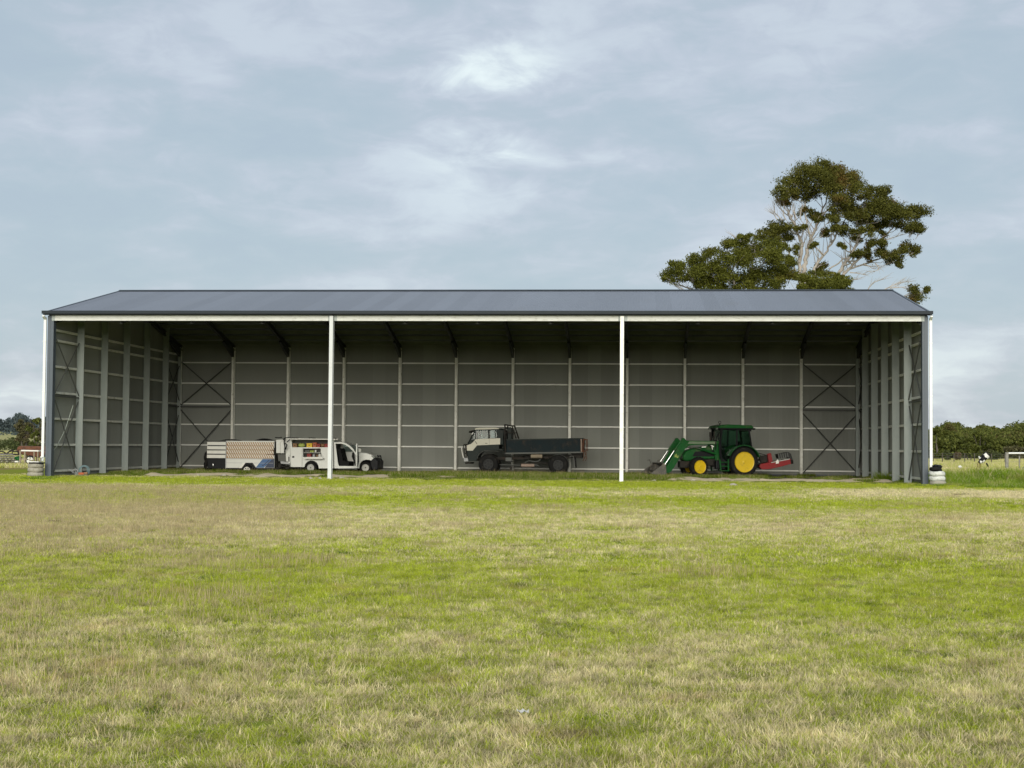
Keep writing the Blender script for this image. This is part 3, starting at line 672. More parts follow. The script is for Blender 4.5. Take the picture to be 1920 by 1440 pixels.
# roof, pillars, panes
m_ = MB(); m_.prism([A(388, 262), A(420, 232), A(520, 216), A(900, 216), A(990, 232), A(985, 256), A(395, 275)], -.01, TW + .01); m_.build('cab_roof', 'cream_paint', tr, bevel=.02, smooth=True)
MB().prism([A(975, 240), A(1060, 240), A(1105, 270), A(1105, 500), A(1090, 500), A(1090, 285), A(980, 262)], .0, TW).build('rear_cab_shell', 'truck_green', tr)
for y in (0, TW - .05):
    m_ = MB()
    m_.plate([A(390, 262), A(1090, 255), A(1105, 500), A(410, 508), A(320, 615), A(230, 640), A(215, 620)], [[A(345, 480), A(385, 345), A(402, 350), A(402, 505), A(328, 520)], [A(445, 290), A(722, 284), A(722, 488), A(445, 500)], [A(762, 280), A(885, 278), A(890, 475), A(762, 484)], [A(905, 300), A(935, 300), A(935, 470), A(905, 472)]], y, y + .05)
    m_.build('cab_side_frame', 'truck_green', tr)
    for q in ([A(345, 480), A(385, 345), A(402, 350), A(402, 505), A(328, 520)], [A(445, 290), A(722, 284), A(722, 488), A(445, 500)], [A(762, 280), A(885, 278), A(890, 475), A(762, 484)], [A(905, 300), A(935, 300), A(935, 470), A(905, 472)]):
        glass_poly(tr, q, y + .02)
MB().prism([A(425, 290), A(442, 290), A(442, 505), A(425, 505)], -.015, 0).build('window_pillar', 'grey_box', tr)
MB().prism([A(460, 285), A(715, 283), A(715, 480), A(495, 485), A(490, 300)], TW - .10, TW - .08).build('window_light_panel', 'window_light_grey', tr)  # added pale panels, their colour stands in for light seen in the windows
MB().prism([A(765, 283), A(880, 280), A(885, 470), A(770, 474)], .25, .27).build('window_light_panel', 'window_light_grey', tr)
MB().prism([A(225, 622), A(235, 622), A(398, 262), A(388, 262)], .06, TW - .06).build('windscreen', 'glass', tr)
m_ = MB()
for y in (.0, TW - .07): m_.prism([A(212, 625), A(235, 625), A(402, 262), A(382, 262)], y, y + .07)
m_.build('windscreen_pillar', 'black_plastic', tr)
m_ = MB()
for y in (.25, 1.3): m_.prism([A(600, 600), A(760, 600), A(790, 400), A(760, 395), A(725, 540), A(600, 550)], y, y + .55)
m_.build('seat', 'interior_dark', tr, bevel=.02)
m_ = MB(); m_.tube([(A(420, 500)[0], .45, A(420, 500)[1]), (A(450, 440)[0], .45, A(450, 440)[1])], .02); m_.build('steering_column', 'interior_dark', tr)
# visor, mirror, wipers
MB().prism([A(240, 305), A(300, 290), A(385, 270), A(385, 285), A(300, 310), A(245, 345)], .15, TW - .15).build('sun_visor', 'dark_iron', tr)
m_ = MB(); m_.prism([A(322, 385), A(350, 335), A(372, 330), A(365, 350), A(340, 395)], -.12, -.09); m_.build('mirror', 'white_paint', tr)
m_ = MB(); a_ = A(380, 300); b_ = A(345, 365); m_.tube([(a_[0], 0, a_[1]), (b_[0], -.1, b_[1])], .012, 5); m_.build('mirror_arm', 'black_plastic', tr)
# front: bull bar, bumper, grille, headlight
m_ = MB()
for y in (.15, TW * .5, TW - .15):
    pts = [A(195, 980), A(190, 900), A(180, 760), A(175, 640), A(125, 628), A(112, 650), A(150, 960)]
    m_.tube([(p[0], y, p[1]) for p in pts], .028, 6)
for z_ in (A(150, 640), A(150, 760), A(155, 860)): m_.tube([(z_[0], .1, z_[1]), (z_[0], TW - .1, z_[1])], .025, 6)
m_.build('bull_bar', 'dark_iron', tr)
m_ = MB(); m_.tube([(p[0], .02, p[1]) for p in (A(68, 705), A(80, 800), A(100, 900), A(118, 965))], .034, 8); m_.tube([(p[0], TW - .02, p[1]) for p in (A(68, 705), A(80, 800), A(100, 900), A(118, 965))], .034, 8); m_.build('marker_pole', 'white_bright', tr)
MB().prism([A(120, 962), A(225, 962), A(240, 1050), A(130, 1055)], -.03, TW + .03).build('bumper', 'grey_box', tr, bevel=.02)
MB().prism([A(145, 1070), A(285, 1075), A(280, 1110), A(160, 1112)], .1, TW - .1).build('front_step', 'dark_iron', tr)
m_ = MB(); m_.box(A(205, 0)[0] - .06, A(205, 0)[0] - .01, .2, .5, A(0, 930)[1], A(0, 820)[1]); m_.box(A(205, 0)[0] - .06, A(205, 0)[0] - .01, TW - .5, TW - .2, A(0, 930)[1], A(0, 820)[1]); m_.build('headlight', 'lamp_glass', tr)
# wheel-arch lips
def arc_pts(F_, cx2, cy2, rx_, ry_, a0, a1, n=12): return [F_(cx2 + rx_ * math.cos(R(a0 + (a1 - a0) * i / n)), cy2 - ry_ * math.sin(R(a0 + (a1 - a0) * i / n))) for i in range(n + 1)]
m_ = MB(); m_.tube([(p[0], -.03, p[1]) for p in arc_pts(A, 700, 1000, 245, 215, 175, 88)] + [(A(985, 800)[0], -.03, A(985, 800)[1])], .022, 6); m_.build('wheel_arch_trim', 'steel_dark', tr)
m_ = MB(); pts = arc_pts(A, 725, 1110, 262, 240, 120, 5)
for i in range(len(pts) - 1):
    a_, b_ = pts[i], pts[i + 1]; m_.quadmesh([(a_[0], -.02, a_[1]), (b_[0], -.02, b_[1]), (b_[0], .35, b_[1]), (a_[0], .35, a_[1])], [(0, 1, 2, 3)]); m_.tube([(a_[0], -.02, a_[1]), (b_[0], -.02, b_[1])], .014, 5)
m_.build('mudguard', 'dark_iron', tr)
m_ = MB(); pts = arc_pts(B, 870, 1130, 262, 250, 115, -25)
for i in range(len(pts) - 1):
    a_, b_ = pts[i], pts[i + 1]; m_.quadmesh([(a_[0], -.02, a_[1]), (b_[0], -.02, b_[1]), (b_[0], .5, b_[1]), (a_[0], .5, a_[1])], [(0, 1, 2, 3)]); m_.tube([(a_[0], -.02, a_[1]), (b_[0], -.02, b_[1])], .016, 5)
m_.build('mudguard', 'steel_dark', tr)
fc, rc = A(725, 1112), B(870, 1132)
for (c_, dual) in ((fc, 0), (rc, 1)):
    wheel(tr, (c_[0], .15, c_[1]), .545, .27, .30, 'hub_dark', -1, style='truck')
    wheel(tr, (c_[0], TW - .15, c_[1]), .545, .27, .30, 'hub_dark', 1, style='truck')
    if dual:
        wheel(tr, (c_[0], .46, c_[1]), .545, .27, .30, 'hub_dark', -1, style='truck'); wheel(tr, (c_[0], TW - .46, c_[1]), .545, .27, .30, 'hub_dark', 1, style='truck')
    m_ = MB(); m_.tube([(c_[0], .2, c_[1]), (c_[0], TW - .2, c_[1])], .07, 10); m_.blob((c_[0], TW / 2, c_[1]), (.2, .22, .2), 2, 0); m_.build('axle', 'dark_iron', tr)
# chassis, tray, headboard
m_ = MB()
for y in (.65, TW - .75): m_.prism([A(300, 960), B(1430, 880), B(1430, 960), A(300, 1030)], y, y + .09)
for u in (0, 400, 900, 1350): q = B(u, 930); m_.box(q[0] - .05, q[0] + .05, .65, TW - .65, q[1] - .07, q[1] + .04)
m_.build('chassis', 'dark_iron', tr)
tl, trr, br_, bl = A(1170, 512), B(1490, 478), B(1430, 822), A(1170, 848)
m_ = MB(); m_.prism([tl, trr, br_, bl], 0, .05); m_.prism([tl, trr, br_, bl], TW - .05, TW)
m_.prism([bl, br_, (br_[0], br_[1] + .06), (bl[0], bl[1] + .06)], .05, TW - .05); m_.prism([tl, (tl[0] + .05, tl[1]), (bl[0] + .05, bl[1]), bl], .05, TW - .05)
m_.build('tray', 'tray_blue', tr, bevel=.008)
m_ = MB(); m_.prism([(tl[0], tl[1] + .015), (trr[0], trr[1] + .015), (trr[0], trr[1] - .05), (tl[0], tl[1] - .05)], -.035, -.002); m_.build('tray_top_rail', 'truck_green', tr)
m_ = MB(); m_.prism([(bl[0] - .05, bl[1] + .03), (br_[0], br_[1] + .03), (br_[0], br_[1] - .05), (bl[0] - .05, bl[1] - .05)], -.03, -.002); m_.build('tray_bottom_rail', 'steel_dark', tr)
for u in (200, 700, 1100):
    a_, b_ = B(u, 490), B(u, 830); MB().box(a_[0] - .035, a_[0] + .035, -.028, -.002, b_[1], a_[1]).build('tray_rib', 'tray_blue', tr)
m_ = MB(); m_.prism([B(1425, 500), B(1450, 498), B(1452, 822), B(1430, 822)], -.045, 0.02); m_.build('corner_stake', 'rust_pale', tr)
m_ = MB(); m_.prism([B(1465, 490), B(1495, 490), B(1490, 820), B(1460, 820)], .0, TW); 
for u in (520, 620, 720, 800): a_ = B(1500, u); m_.box(a_[0] - .03, a_[0] + .04, .05, TW - .05, a_[1] - .02, a_[1] + .02)
m_.prism([B(1500, 495), B(1568, 500), B(1575, 800), B(1560, 800), B(1550, 520), B(1500, 515)], .0, .05); m_.prism([B(1500, 495), B(1568, 500), B(1575, 800), B(1560, 800), B(1550, 520), B(1500, 515)], TW - .05, TW)
m_.build('tailgate', 'rust', tr)
m_ = MB()
for u, v in ((1540, 760), (1500, 820), (1560, 820)):
    a_ = B(u, v); m_.tube([(a_[0], .1, a_[1]), (a_[0] - .02, .08, a_[1] - .2), (a_[0] + .03, .1, a_[1] - .34), (a_[0] - .05, .12, a_[1] - .5)], .016, 5)
m_.build('tailgate_chain', 'rust', tr)
m_ = MB()
for y in (.1, TW - .16):
    m_.prism([A(1110, 140), A(1140, 132), A(1180, 500), A(1140, 500)], y, y + .06); m_.prism([A(1290, 160), A(1320, 170), A(1425, 490), A(1385, 490)], y, y + .06)
    m_.prism([A(1110, 138), A(1300, 152), A(1305, 185), A(1115, 170)], y, y + .06); m_.prism([A(1160, 320), A(1340, 330), A(1350, 352), A(1162, 345)], y, y + .06)
for u in (150, 230, 310, 400, 480): a_ = A(1150, u); m_.box(a_[0] - .02, a_[0] + .03, .1, TW - .1, a_[1] - .035, a_[1] + .035)
m_.prism([A(1110, 300), A(1135, 300), A(1160, 860), A(1130, 860)], .05, TW - .05); 
m_.build('headboard_frame', 'dark_iron', tr)
MB().box(A(1190, 0)[0], A(1290, 0)[0], .3, TW - .3, A(0, 500)[1], A(0, 210)[1]).build('tool_locker', 'truck_green', tr, bevel=.02)
# under the tray
MB().prism([A(1140, 950), A(1300, 950), A(1305, 1055), A(1140, 1050)], .05, .5).build('fuel_tank', 'steel_dark', tr, bevel=.03)
m_ = MB(); c_ = B(335, 920); m_.tube([(c_[0] - .32, .25, c_[1]), (c_[0] + .32, .25, c_[1])], .125, 14); m_.build('air_tank', 'old_wood', tr, smooth=True)
m_ = MB(); c_ = A(1690, 1148); m_.tube([(c_[0] - .37, .2, c_[1]), (c_[0] + .37, .2, c_[1])], .095, 14); m_.build('muffler', 'rust_pale', tr, smooth=True)
m_ = MB(); m_.tube([(p[0], .2, p[1]) for p in (A(1000, 1130), A(1200, 1135), A(1500, 1145))], .032, 8); m_.tube([(p[0], .2, p[1]) for p in (B(240, 1140), B(330, 1140), B(380, 1165))], .04, 8)
m_.tube([(p[0], .15, p[1]) for p in (B(50, 1080), B(160, 1030), B(260, 1055), B(360, 1050), B(440, 1000))], .035, 8); m_.build('exhaust_pipe', 'steel_dark', tr, smooth=True)
m_ = MB(); c_ = B(560, 955); m_.blob((c_[0], .4, c_[1]), (.18, .12, .1)); c_ = B(480, 1090); m_.box(c_[0] - .5, c_[0] + .3, .25, .33, c_[1] - .03, c_[1] + .03); c_ = A(1270, 1220); m_.box(c_[0] - .06, c_[0] + .06, .3, .5, c_[1] - .12, c_[1] + .14); m_.build('spring_mount', 'dark_iron', tr)
m_ = MB(); m_.tube([(p[0], .03, p[1]) for p in (B(1150, 945), B(1185, 918), B(1240, 922), B(1258, 1000), B(1270, 1130), B(1290, 1225))], .022, 6); m_.build('mudflap_bracket', 'wire', tr)
MB().prism([B(1262, 940), B(1300, 940), B(1320, 1210), B(1285, 1210)], .1, .5).build('mudflap', 'rubber', tr)
m_ = MB(); m_.prism([B(1180, 850), B(1460, 840), B(1450, 980), B(1330, 960), B(1200, 920)], .4, TW - .4); m_.build('rear_crossmember', 'dark_iron', tr)

# ---- service ute ----------------------------------------------------------------
YU = 86.0
ut, P = frame('service_ute', 625, 888, YU, label='white service ute with its door open and the tool canopy side raised', cat='ute')
A = zoomer(P, 540, 800, 10.667); UW = 1.8
rwc, fwc = A(450, 822), A(1545, 822)
def arch(F_, cx2, cy2, r, n=14, a0=180, a1=0): return [F_(cx2 + r * math.cos(R(a0 + (a1 - a0) * i / n)), cy2 - r * math.sin(R(a0 + (a1 - a0) * i / n))) for i in range(n + 1)]
out = [A(42, 262), A(900, 262), A(905, 835), A(615, 835)] + arch(A, 470, 820, 142, a0=5, a1=175)[0:] + [A(325, 808), A(60, 806)]
h1 = [A(72, 268), A(815, 268), A(815, 412), A(82, 412)]; h2 = [A(302, 436), A(655, 436), A(655, 606), A(302, 606)]
cn = MB().plate(out, [h1, h2], 0, .04)
cn.plate(out, [], UW - .04, UW)
q0, q1 = A(42, 262), A(905, 262); zb = A(0, 806)[1]
cn.box(q0[0], q0[0] + .03, .04, UW - .04, zb, q0[1]); cn.box(q1[0] - .03, q1[0], .04, UW - .04, zb, q0[1])
cn.build('canopy', 'white_paint', ut, bevel=.006)
# raised side door seen edge-on, canopy roof and ladder rack
MB().box(A(46, 0)[0], A(905, 0)[0], -.42, UW, A(0, 256)[1], A(0, 236)[1]).build('canopy_roof', 'white_bright', ut, bevel=.01)
m_ = MB()
for u in (70, 420, 860):
    x_ = A(u, 0)[0]; m_.tube([(x_, .1, A(0, 236)[1]), (x_, .1, A(0, 218)[1])], .015, 5); m_.tube([(x_, UW - .1, A(0, 236)[1]), (x_, UW - .1, A(0, 218)[1])], .015, 5); m_.tube([(x_, .05, A(0, 222)[1]), (x_, UW - .05, A(0, 222)[1])], .02, 6)
m_.build('roof_rack', 'dark_iron', ut)
m_ = MB(); m_.tube([(A(880, 0)[0], .3, A(0, 250)[1]), (A(985, 0)[0], .3, A(0, 244)[1])], .035, 8); m_.box(A(905, 0)[0], A(940, 0)[0], .1, UW - .1, A(0, 262)[1], A(0, 235)[1]); m_.build('rack_bar', 'white_bright', ut)
# canopy shelves and lining
m_ = MB()
for (a_, b_, v) in ((46, 900, 418), (302, 900, 515), (302, 900, 608)): m_.box(A(a_, 0)[0] + .03, A(b_, 0)[0] - .03, .04, .62, A(0, v + 6)[1], A(0, v)[1])
m_.build('shelf', 'white_paint', ut)
MB().box(A(50, 0)[0] + .03, A(900, 0)[0] - .04, .62, .64, zb + .1, A(0, 262)[1]).build('shelf_back', 'interior_grey', ut)
m_ = MB(); m_.box(A(355, 0)[0], A(730, 0)[0], -.34, 0, A(0, 640)[1], A(0, 618)[1]); m_.build('fold_down_shelf', 'white_bright', ut, bevel=.005)
m_ = MB(); m_.tube([(A(655, 0)[0], -.01, A(0, 500)[1]), (A(715, 0)[0], -.3, A(0, 615)[1])], .01, 5); m_.tube([(A(310, 0)[0], -.01, A(0, 500)[1]), (A(365, 0)[0], -.3, A(0, 615)[1])], .01, 5); m_.build('shelf_stay', 'hub_dark', ut)
m_ = MB(); c_ = A(105, 605); m_.box(c_[0] - .06, c_[0] + .06, -.012, 0, c_[1] - .05, c_[1] + .05); m_.build('latch', 'hub_dark', ut)
m_ = MB()
for u in (52, 285, 300): x_ = A(u, 0)[0]; m_.box(x_ - .004, x_ + .004, -.003, 0, A(0, 800)[1], A(0, 425)[1])
x_ = A(270, 0)[0]; m_.build('door_gap', 'steel_dark', ut)
m_ = MB(); pts = arch(A, 455, 822, 148); 
for i in range(len(pts) - 1):
    a_, b_ = pts[i], pts[i + 1]; m_.quadmesh([(a_[0], .0, a_[1]), (b_[0], .0, b_[1]), (b_[0], .45, b_[1]), (a_[0], .45, a_[1])], [(0, 1, 2, 3)])
m_.build('wheel_arch', 'interior_dark', ut)
MB().prism([A(225, 830), A(280, 830), A(270, 925), A(232, 925)], .05, .35).build('mudflap', 'rubber', ut)
# rear: open rear door folded back, step, tray
m_ = MB(); m_.plate([A(-245, 262), A(-85, 255), A(-85, 530), A(-245, 530)], [], .10, .14); m_.build('rear_door', 'white_paint', ut, bevel=.01)
m_ = MB(); m_.plate([A(-60, 262), A(10, 250), A(38, 270), A(60, 700), A(-60, 700), A(-90, 300)], [], .30, .33); m_.build('rear_door', 'white_paint', ut, bevel=.01)
m_ = MB(); m_.tube([(p[0], .06, p[1]) for p in (A(-165, 530), A(-165, 330), A(-140, 285), A(-80, 270))], .02, 6); m_.build('door_frame_tube', 'white_bright', ut)
m_ = MB()
for pts in ([A(-260, 215), A(-180, 222), A(-120, 212)], [A(-100, 260), A(-60, 225), A(10, 215), A(50, 215)], [A(-70, 230), A(-78, 320), A(-55, 420), A(-72, 510)], [A(-20, 310), A(40, 255)], [A(-60, 330), A(-20, 360), A(-45, 460)]):
    m_.tube([(p[0], .0, p[1]) for p in pts], .030, 6)
m_.build('strap', 'black_plastic', ut)
m_ = MB(); m_.prism([A(-235, 548), A(-60, 548), A(-40, 700), A(-220, 690)], .35, 1.4); m_.build('rear_locker', 'interior_grey', ut)
m_ = MB(); m_.prism([A(-160, 690), A(60, 720), A(70, 760), A(-150, 740)], .1, 1.7); m_.build('rear_step', 'grey_box', ut)
m_ = MB(); m_.prism([A(-10, 560), A(50, 600), A(52, 720), A(10, 730), A(-5, 660)], .02, .2); m_.build('tail_light_guard', 'white_paint', ut)
MB().prism([A(5, 600), A(28, 600), A(28, 700), A(8, 700)], .005, .02).build('tail_light', 'black_plastic', ut)
m_ = MB(); m_.prism([A(-60, 770), A(900, 860), A(1400, 860), A(1400, 830), A(900, 830), A(-60, 740)], .45, .55); m_.prism([A(-60, 770), A(900, 860), A(1400, 860), A(1400, 830), A(900, 830), A(-60, 740)], UW - .55, UW - .45)
m_.box(rwc[0] - .05, rwc[0] + .05, .1, UW - .1, rwc[1] - .05, rwc[1] + .05); m_.build('chassis', 'dark_iron', ut)
# cab
cab_o = [A(918, 312), A(1050, 306), A(1130, 318), A(1215, 362), A(1300, 438), A(1345, 505), A(1420, 520), A(1425, 700), A(1405, 800), A(1380, 832), A(985, 835), A(925, 835)]
door = [A(950, 342), A(1060, 342), A(1140, 362), A(1225, 418), A(1300, 490), A(1335, 545), A(1345, 770), A(1330, 790), A(1020, 785), A(1000, 740), A(975, 540)]
MB().plate(cab_o, [door], 0, .07).build('cab_side', 'white_paint', ut, bevel=.012)
win = [A(985, 350), A(1060, 350), A(1140, 370), A(1225, 425), A(1310, 500), A(1000, 505)]
MB().plate(cab_o, [win], UW - .07, UW).build('cab_side', 'white_paint', ut, bevel=.012); glass_poly(ut, win, UW - .04)
m_ = MB()
m_.prism([A(918, 312), A(1050, 306), A(1130, 318), A(1215, 362), A(1205, 374), A(1125, 332), A(1050, 320), A(918, 326)], .07, UW - .07)
m_.build('cab_roof', 'white_paint', ut, smooth=True)
MB().prism([A(1205, 366), A(1215, 362), A(1345, 505), A(1335, 512)], .07, UW - .07).build('windscreen', 'glass', ut)
MB().prism([A(920, 326), A(932, 326), A(940, 835), A(925, 835)], .07, UW - .07).build('cab_rear_wall', 'interior_grey', ut)
m_ = MB(); m_.prism([A(950, 800), A(1400, 800), A(1400, 832), A(950, 832)], .07, UW - .07); m_.prism([A(1320, 500), A(1420, 520), A(1420, 800), A(1350, 800), A(1270, 600), A(1280, 520)], .07, UW - .07); m_.build('dashboard', 'interior_dark', ut)
m_ = MB()
for y in (.2, 1.05): m_.prism([A(1010, 790), A(1200, 790), A(1215, 700), A(1090, 690), A(1030, 430), A(985, 440), A(1000, 690)], y, y + .52)
m_.build('seat', 'interior_dark', ut, bevel=.03)
m_ = MB(); c_ = A(1225, 560); m_.lathe([(.19, -.01), (.19, .01), (.165, .01), (.165, -.01)], c=(0, 0, 0), seg=20, close=True); m_.build('steering_wheel', 'black_plastic', ut, loc=(c_[0], 1.3, c_[1]), rot=(0, 0, R(90)))
# bonnet and nose: side profile with narrower top outline
nose = [A(1345, 505), A(1440, 520), A(1560, 533), A(1665, 566), A(1712, 600), A(1722, 622), A(1700, 645), A(1655, 680), A(1640, 668), A(1560, 660), A(1490, 680), A(1440, 740), A(1425, 830), A(1395, 830), A(1400, 520)]
m_ = MB(); m_.prism(nose, 0, .12); m_.prism(nose, UW - .12, UW)
m_.prism([A(1345, 503), A(1440, 516), A(1560, 528), A(1668, 562), A(1718, 600), A(1722, 622), A(1700, 640), A(1560, 560), A(1345, 530)], .12, UW - .12)
m_.build('bonnet', 'white_paint', ut, bevel=.03, smooth=True)
MB().prism([A(1655, 575), A(1720, 590), A(1745, 625), A(1705, 632), A(1690, 618)], -.01, .42).build('headlight', 'lamp_glass', ut, bevel=.01)
MB().prism([A(1655, 575), A(1720, 590), A(1745, 625), A(1705, 632), A(1690, 618)], UW - .42, UW + .01).build('headlight', 'lamp_glass', ut, bevel=.01)
MB().prism([A(1665, 680), A(1720, 625), A(1760, 640), A(1770, 660), A(1805, 690), A(1800, 840), A(1770, 862), A(1690, 866), A(1665, 800), A(1640, 700)], -.03, UW + .03).build('bumper', 'black_plastic', ut, bevel=.03, smooth=True)
m_ = MB()
for y in (.5, UW - .5): m_.tube([(p[0], y, p[1]) for p in (A(1790, 820), A(1800, 700), A(1775, 580), A(1750, 575))], .03, 7)
m_.tube([(A(1765, 578)[0], .45, A(0, 578)[1]), (A(1765, 578)[0], UW - .45, A(0, 578)[1])], .03, 7); m_.build('nudge_bar', 'black_plastic', ut)
m_ = MB(); pts = arch(A, 1548, 822, 142, a0=200, a1=15)
for i in range(len(pts) - 1):
    a_, b_ = pts[i], pts[i + 1]; m_.quadmesh([(a_[0], .02, a_[1]), (b_[0], .02, b_[1]), (b_[0], .45, b_[1]), (a_[0], .45, a_[1])], [(0, 1, 2, 3)])
m_.build('wheel_arch', 'interior_dark', ut)
m_ = MB(); m_.prism([A(1440, 600), A(1660, 600), A(1690, 800), A(1420, 830)], .5, UW - .5); m_.build('engine_bay', 'interior_dark', ut)
MB().prism([A(1000, 835), A(1395, 835), A(1370, 858), A(1300, 850), A(1000, 848)], -.02, .1).build('side_step', 'steel_dark', ut)
# open front door, hinged at the front pillar and swung out towards the camera
hx = A(1388, 0)[0]
dr = MB(); dpts = [(0, A(0, 790)[1]), (0, A(0, 505)[1]), (-.04, A(0, 505)[1]), (-.55, A(0, 345)[1]), (-.95, A(0, 325)[1]), (-1.06, A(0, 540)[1]), (-1.02, A(0, 790)[1])]
dwin = [(-.10, A(0, 515)[1]), (-.56, A(0, 365)[1]), (-.91, A(0, 345)[1]), (-.98, A(0, 515)[1])]
dr.plate(dpts, [dwin], -.06, 0)
do = dr.build('front_door', 'white_paint', ut, bevel=.01, loc=(hx, 0, 0), rot=(0, 0, R(97)))
MB().prism(dwin, -.035, -.03).build('door_window', 'glass', do)
MB().prism([(-.05, A(0, 775)[1]), (-.05, A(0, 530)[1]), (-1.0, A(0, 545)[1]), (-.96, A(0, 775)[1])], .002, .03).build('door_lining', 'interior_dark', do)
m_ = MB(); c_ = A(1442, 476); m_.blob((c_[0], -.16, c_[1]), (.10, .06, .13), 2, 0); m_.build('mirror', 'white_bright', ut, smooth='all')
m_ = MB(); m_.tube([(A(1400, 500)[0], -.02, A(0, 500)[1]), (A(1435, 490)[0], -.14, A(0, 490)[1])], .02, 5); m_.build('mirror_arm', 'black_plastic', ut)
for c_ in (rwc, fwc):
    wheel(ut, (c_[0], .13, c_[1]), .345, .22, .205, 'rim_grey', -1); wheel(ut, (c_[0], UW - .13, c_[1]), .345, .22, .205, 'rim_grey', 1)
# goods on the canopy shelves (each a thing of its own)
ux, uy = ut.location.x, ut.location.y
def goods(name, u0, u1, v0, v1, m, label, cat, y=.12, d=.35, shape='box'):
    (xa, z1), (xb, z0) = A(u0, v0), A(u1, v1); w = xb - xa; hh = z1 - z0
    e_ = empty(name, (ux + (xa + xb) / 2, uy + y + d / 2, z0 + .004), label=label, cat=cat, group='goods on the shelves of the service ute')
    if shape == 'box':
        MB().box(-w / 2, w / 2, -d / 2, d / 2, 0, hh * .78).build('body', m, e_, bevel=.012)
        MB().box(-w / 2 - .006, w / 2 + .006, -d / 2 - .006, d / 2 + .006, hh * .785, hh).build('lid', m, e_, bevel=.01)
        m_ = MB(); m_.box(-.04, .04, -d / 2 - .02, -d / 2 - .007, hh * .45, hh * .62); m_.build('latch', 'hub_dark', e_)
    elif shape == 'bag':
        m_ = MB(); m_.blob((0, 0, hh * .5), (w * .52, d * .5, hh * .5), 3, .10); m_.build('sack', m, e_, smooth='all')
        MB().tube([(-.02, -d * .3, hh * .9), (0, -d * .3, hh * 1.02), (.03, -d * .3, hh * .92)], .012, 5).build('tie', 'hub_dark', e_)
    else:
        m_ = MB(); m_.lathe([(.001, 0), (w * .48, 0), (w * .5, hh * .1), (w * .5, hh * .8), (w * .3, hh * .9), (w * .28, hh), (.001, hh)], axis='z', seg=16); m_.build('drum', m, e_, smooth=True)
        MB().lathe([(w * .2, hh), (w * .2, hh * 1.08), (.001, hh * 1.08)], axis='z', seg=12).build('cap', 'hub_dark', e_)
goods('carton', 85, 165, 335, 416, 'brown_box', 'brown carton at the rear end of the ute top shelf', 'carton')
goods('sack', 182, 320, 328, 416, 'green_bag', 'pale green sack lying on the ute top shelf', 'sack', shape='bag')
goods('crate', 362, 472, 332, 416, 'yellow_box', 'bright yellow plastic crate on the ute top shelf', 'crate')
goods('tool_box', 485, 560, 318, 416, 'orange_box', 'orange-red tool box beside the yellow crate', 'tool box')
goods('tool_box', 566, 625, 345, 416, 'red_box', 'small red tool box in the middle of the ute top shelf', 'tool box', y=.16)
goods('sack', 632, 715, 335, 416, 'brown_box', 'brown sack near the cab end of the ute top shelf', 'sack', shape='bag')
goods('tool_box', 722, 806, 345, 416, 'red_box', 'dark red tool box nearest the cab on the ute top shelf', 'tool box')
goods('tool_box', 330, 420, 468, 513, 'interior_grey', 'low grey tool box on the middle shelf of the ute', 'tool box')
goods('bottle', 512, 548, 462, 513, 'white_bright', 'small white bottle on the middle shelf of the ute', 'bottle', shape='drum')
goods('crate', 430, 500, 478, 513, 'green_bag', 'low green crate on the middle shelf of the ute', 'crate')
goods('tool_box', 378, 452, 545, 606, 'red_box', 'red tool box on the lowest shelf of the ute', 'tool box', y=.02)
goods('drum', 470, 520, 550, 606, 'grey_box', 'grey drum beside the red box on the lowest shelf', 'drum', shape='drum')
goods('drum', 545, 572, 560, 606, 'brown_box', 'brown tin in the middle of the lowest shelf', 'drum', shape='drum')
goods('drum', 585, 640, 545, 606, 'white_bright', 'white drum at the cab end of the lowest shelf', 'drum', shape='drum')

# ---- box trailer ----------------------------------------------------------------
tl_, P = frame('box_trailer', 455, 888, YU, label='white box trailer with slatted tan side and blue stripe, behind the ute', cat='trailer')
A = zoomer(P, 370, 800, 10.667); TLW = 1.75
wc = A(1008, 868)
body = [A(580, 285), A(1540, 285), A(1540, 825), A(1165, 825), A(1105, 730), A(985, 730), A(900, 825), A(570, 825)]
MB().plate(body, [], 0, .04).build('side_panel', 'white_paint', tl_, bevel=.006); MB().plate(body, [], TLW - .04, TLW).build('side_panel', 'white_paint', tl_)
m_ = MB(); x0_, x1_ = A(205, 0)[0], A(1540, 0)[0]; m_.box(x0_, x1_, .04, TLW - .04, A(0, 820)[1], A(0, 800)[1]); m_.box(x1_ - .04, x1_, .04, TLW - .04, A(0, 800)[1], A(0, 290)[1]); m_.box(A(580, 0)[0], A(590, 0)[0], .04, TLW - .04, A(0, 800)[1], A(0, 290)[1]); m_.build('floor_and_ends', 'interior_grey', tl_)
MB().box(A(580, 0)[0], x1_, .03, TLW - .03, A(0, 292)[1], A(0, 278)[1]).build('lid', 'white_paint', tl_, bevel=.01)
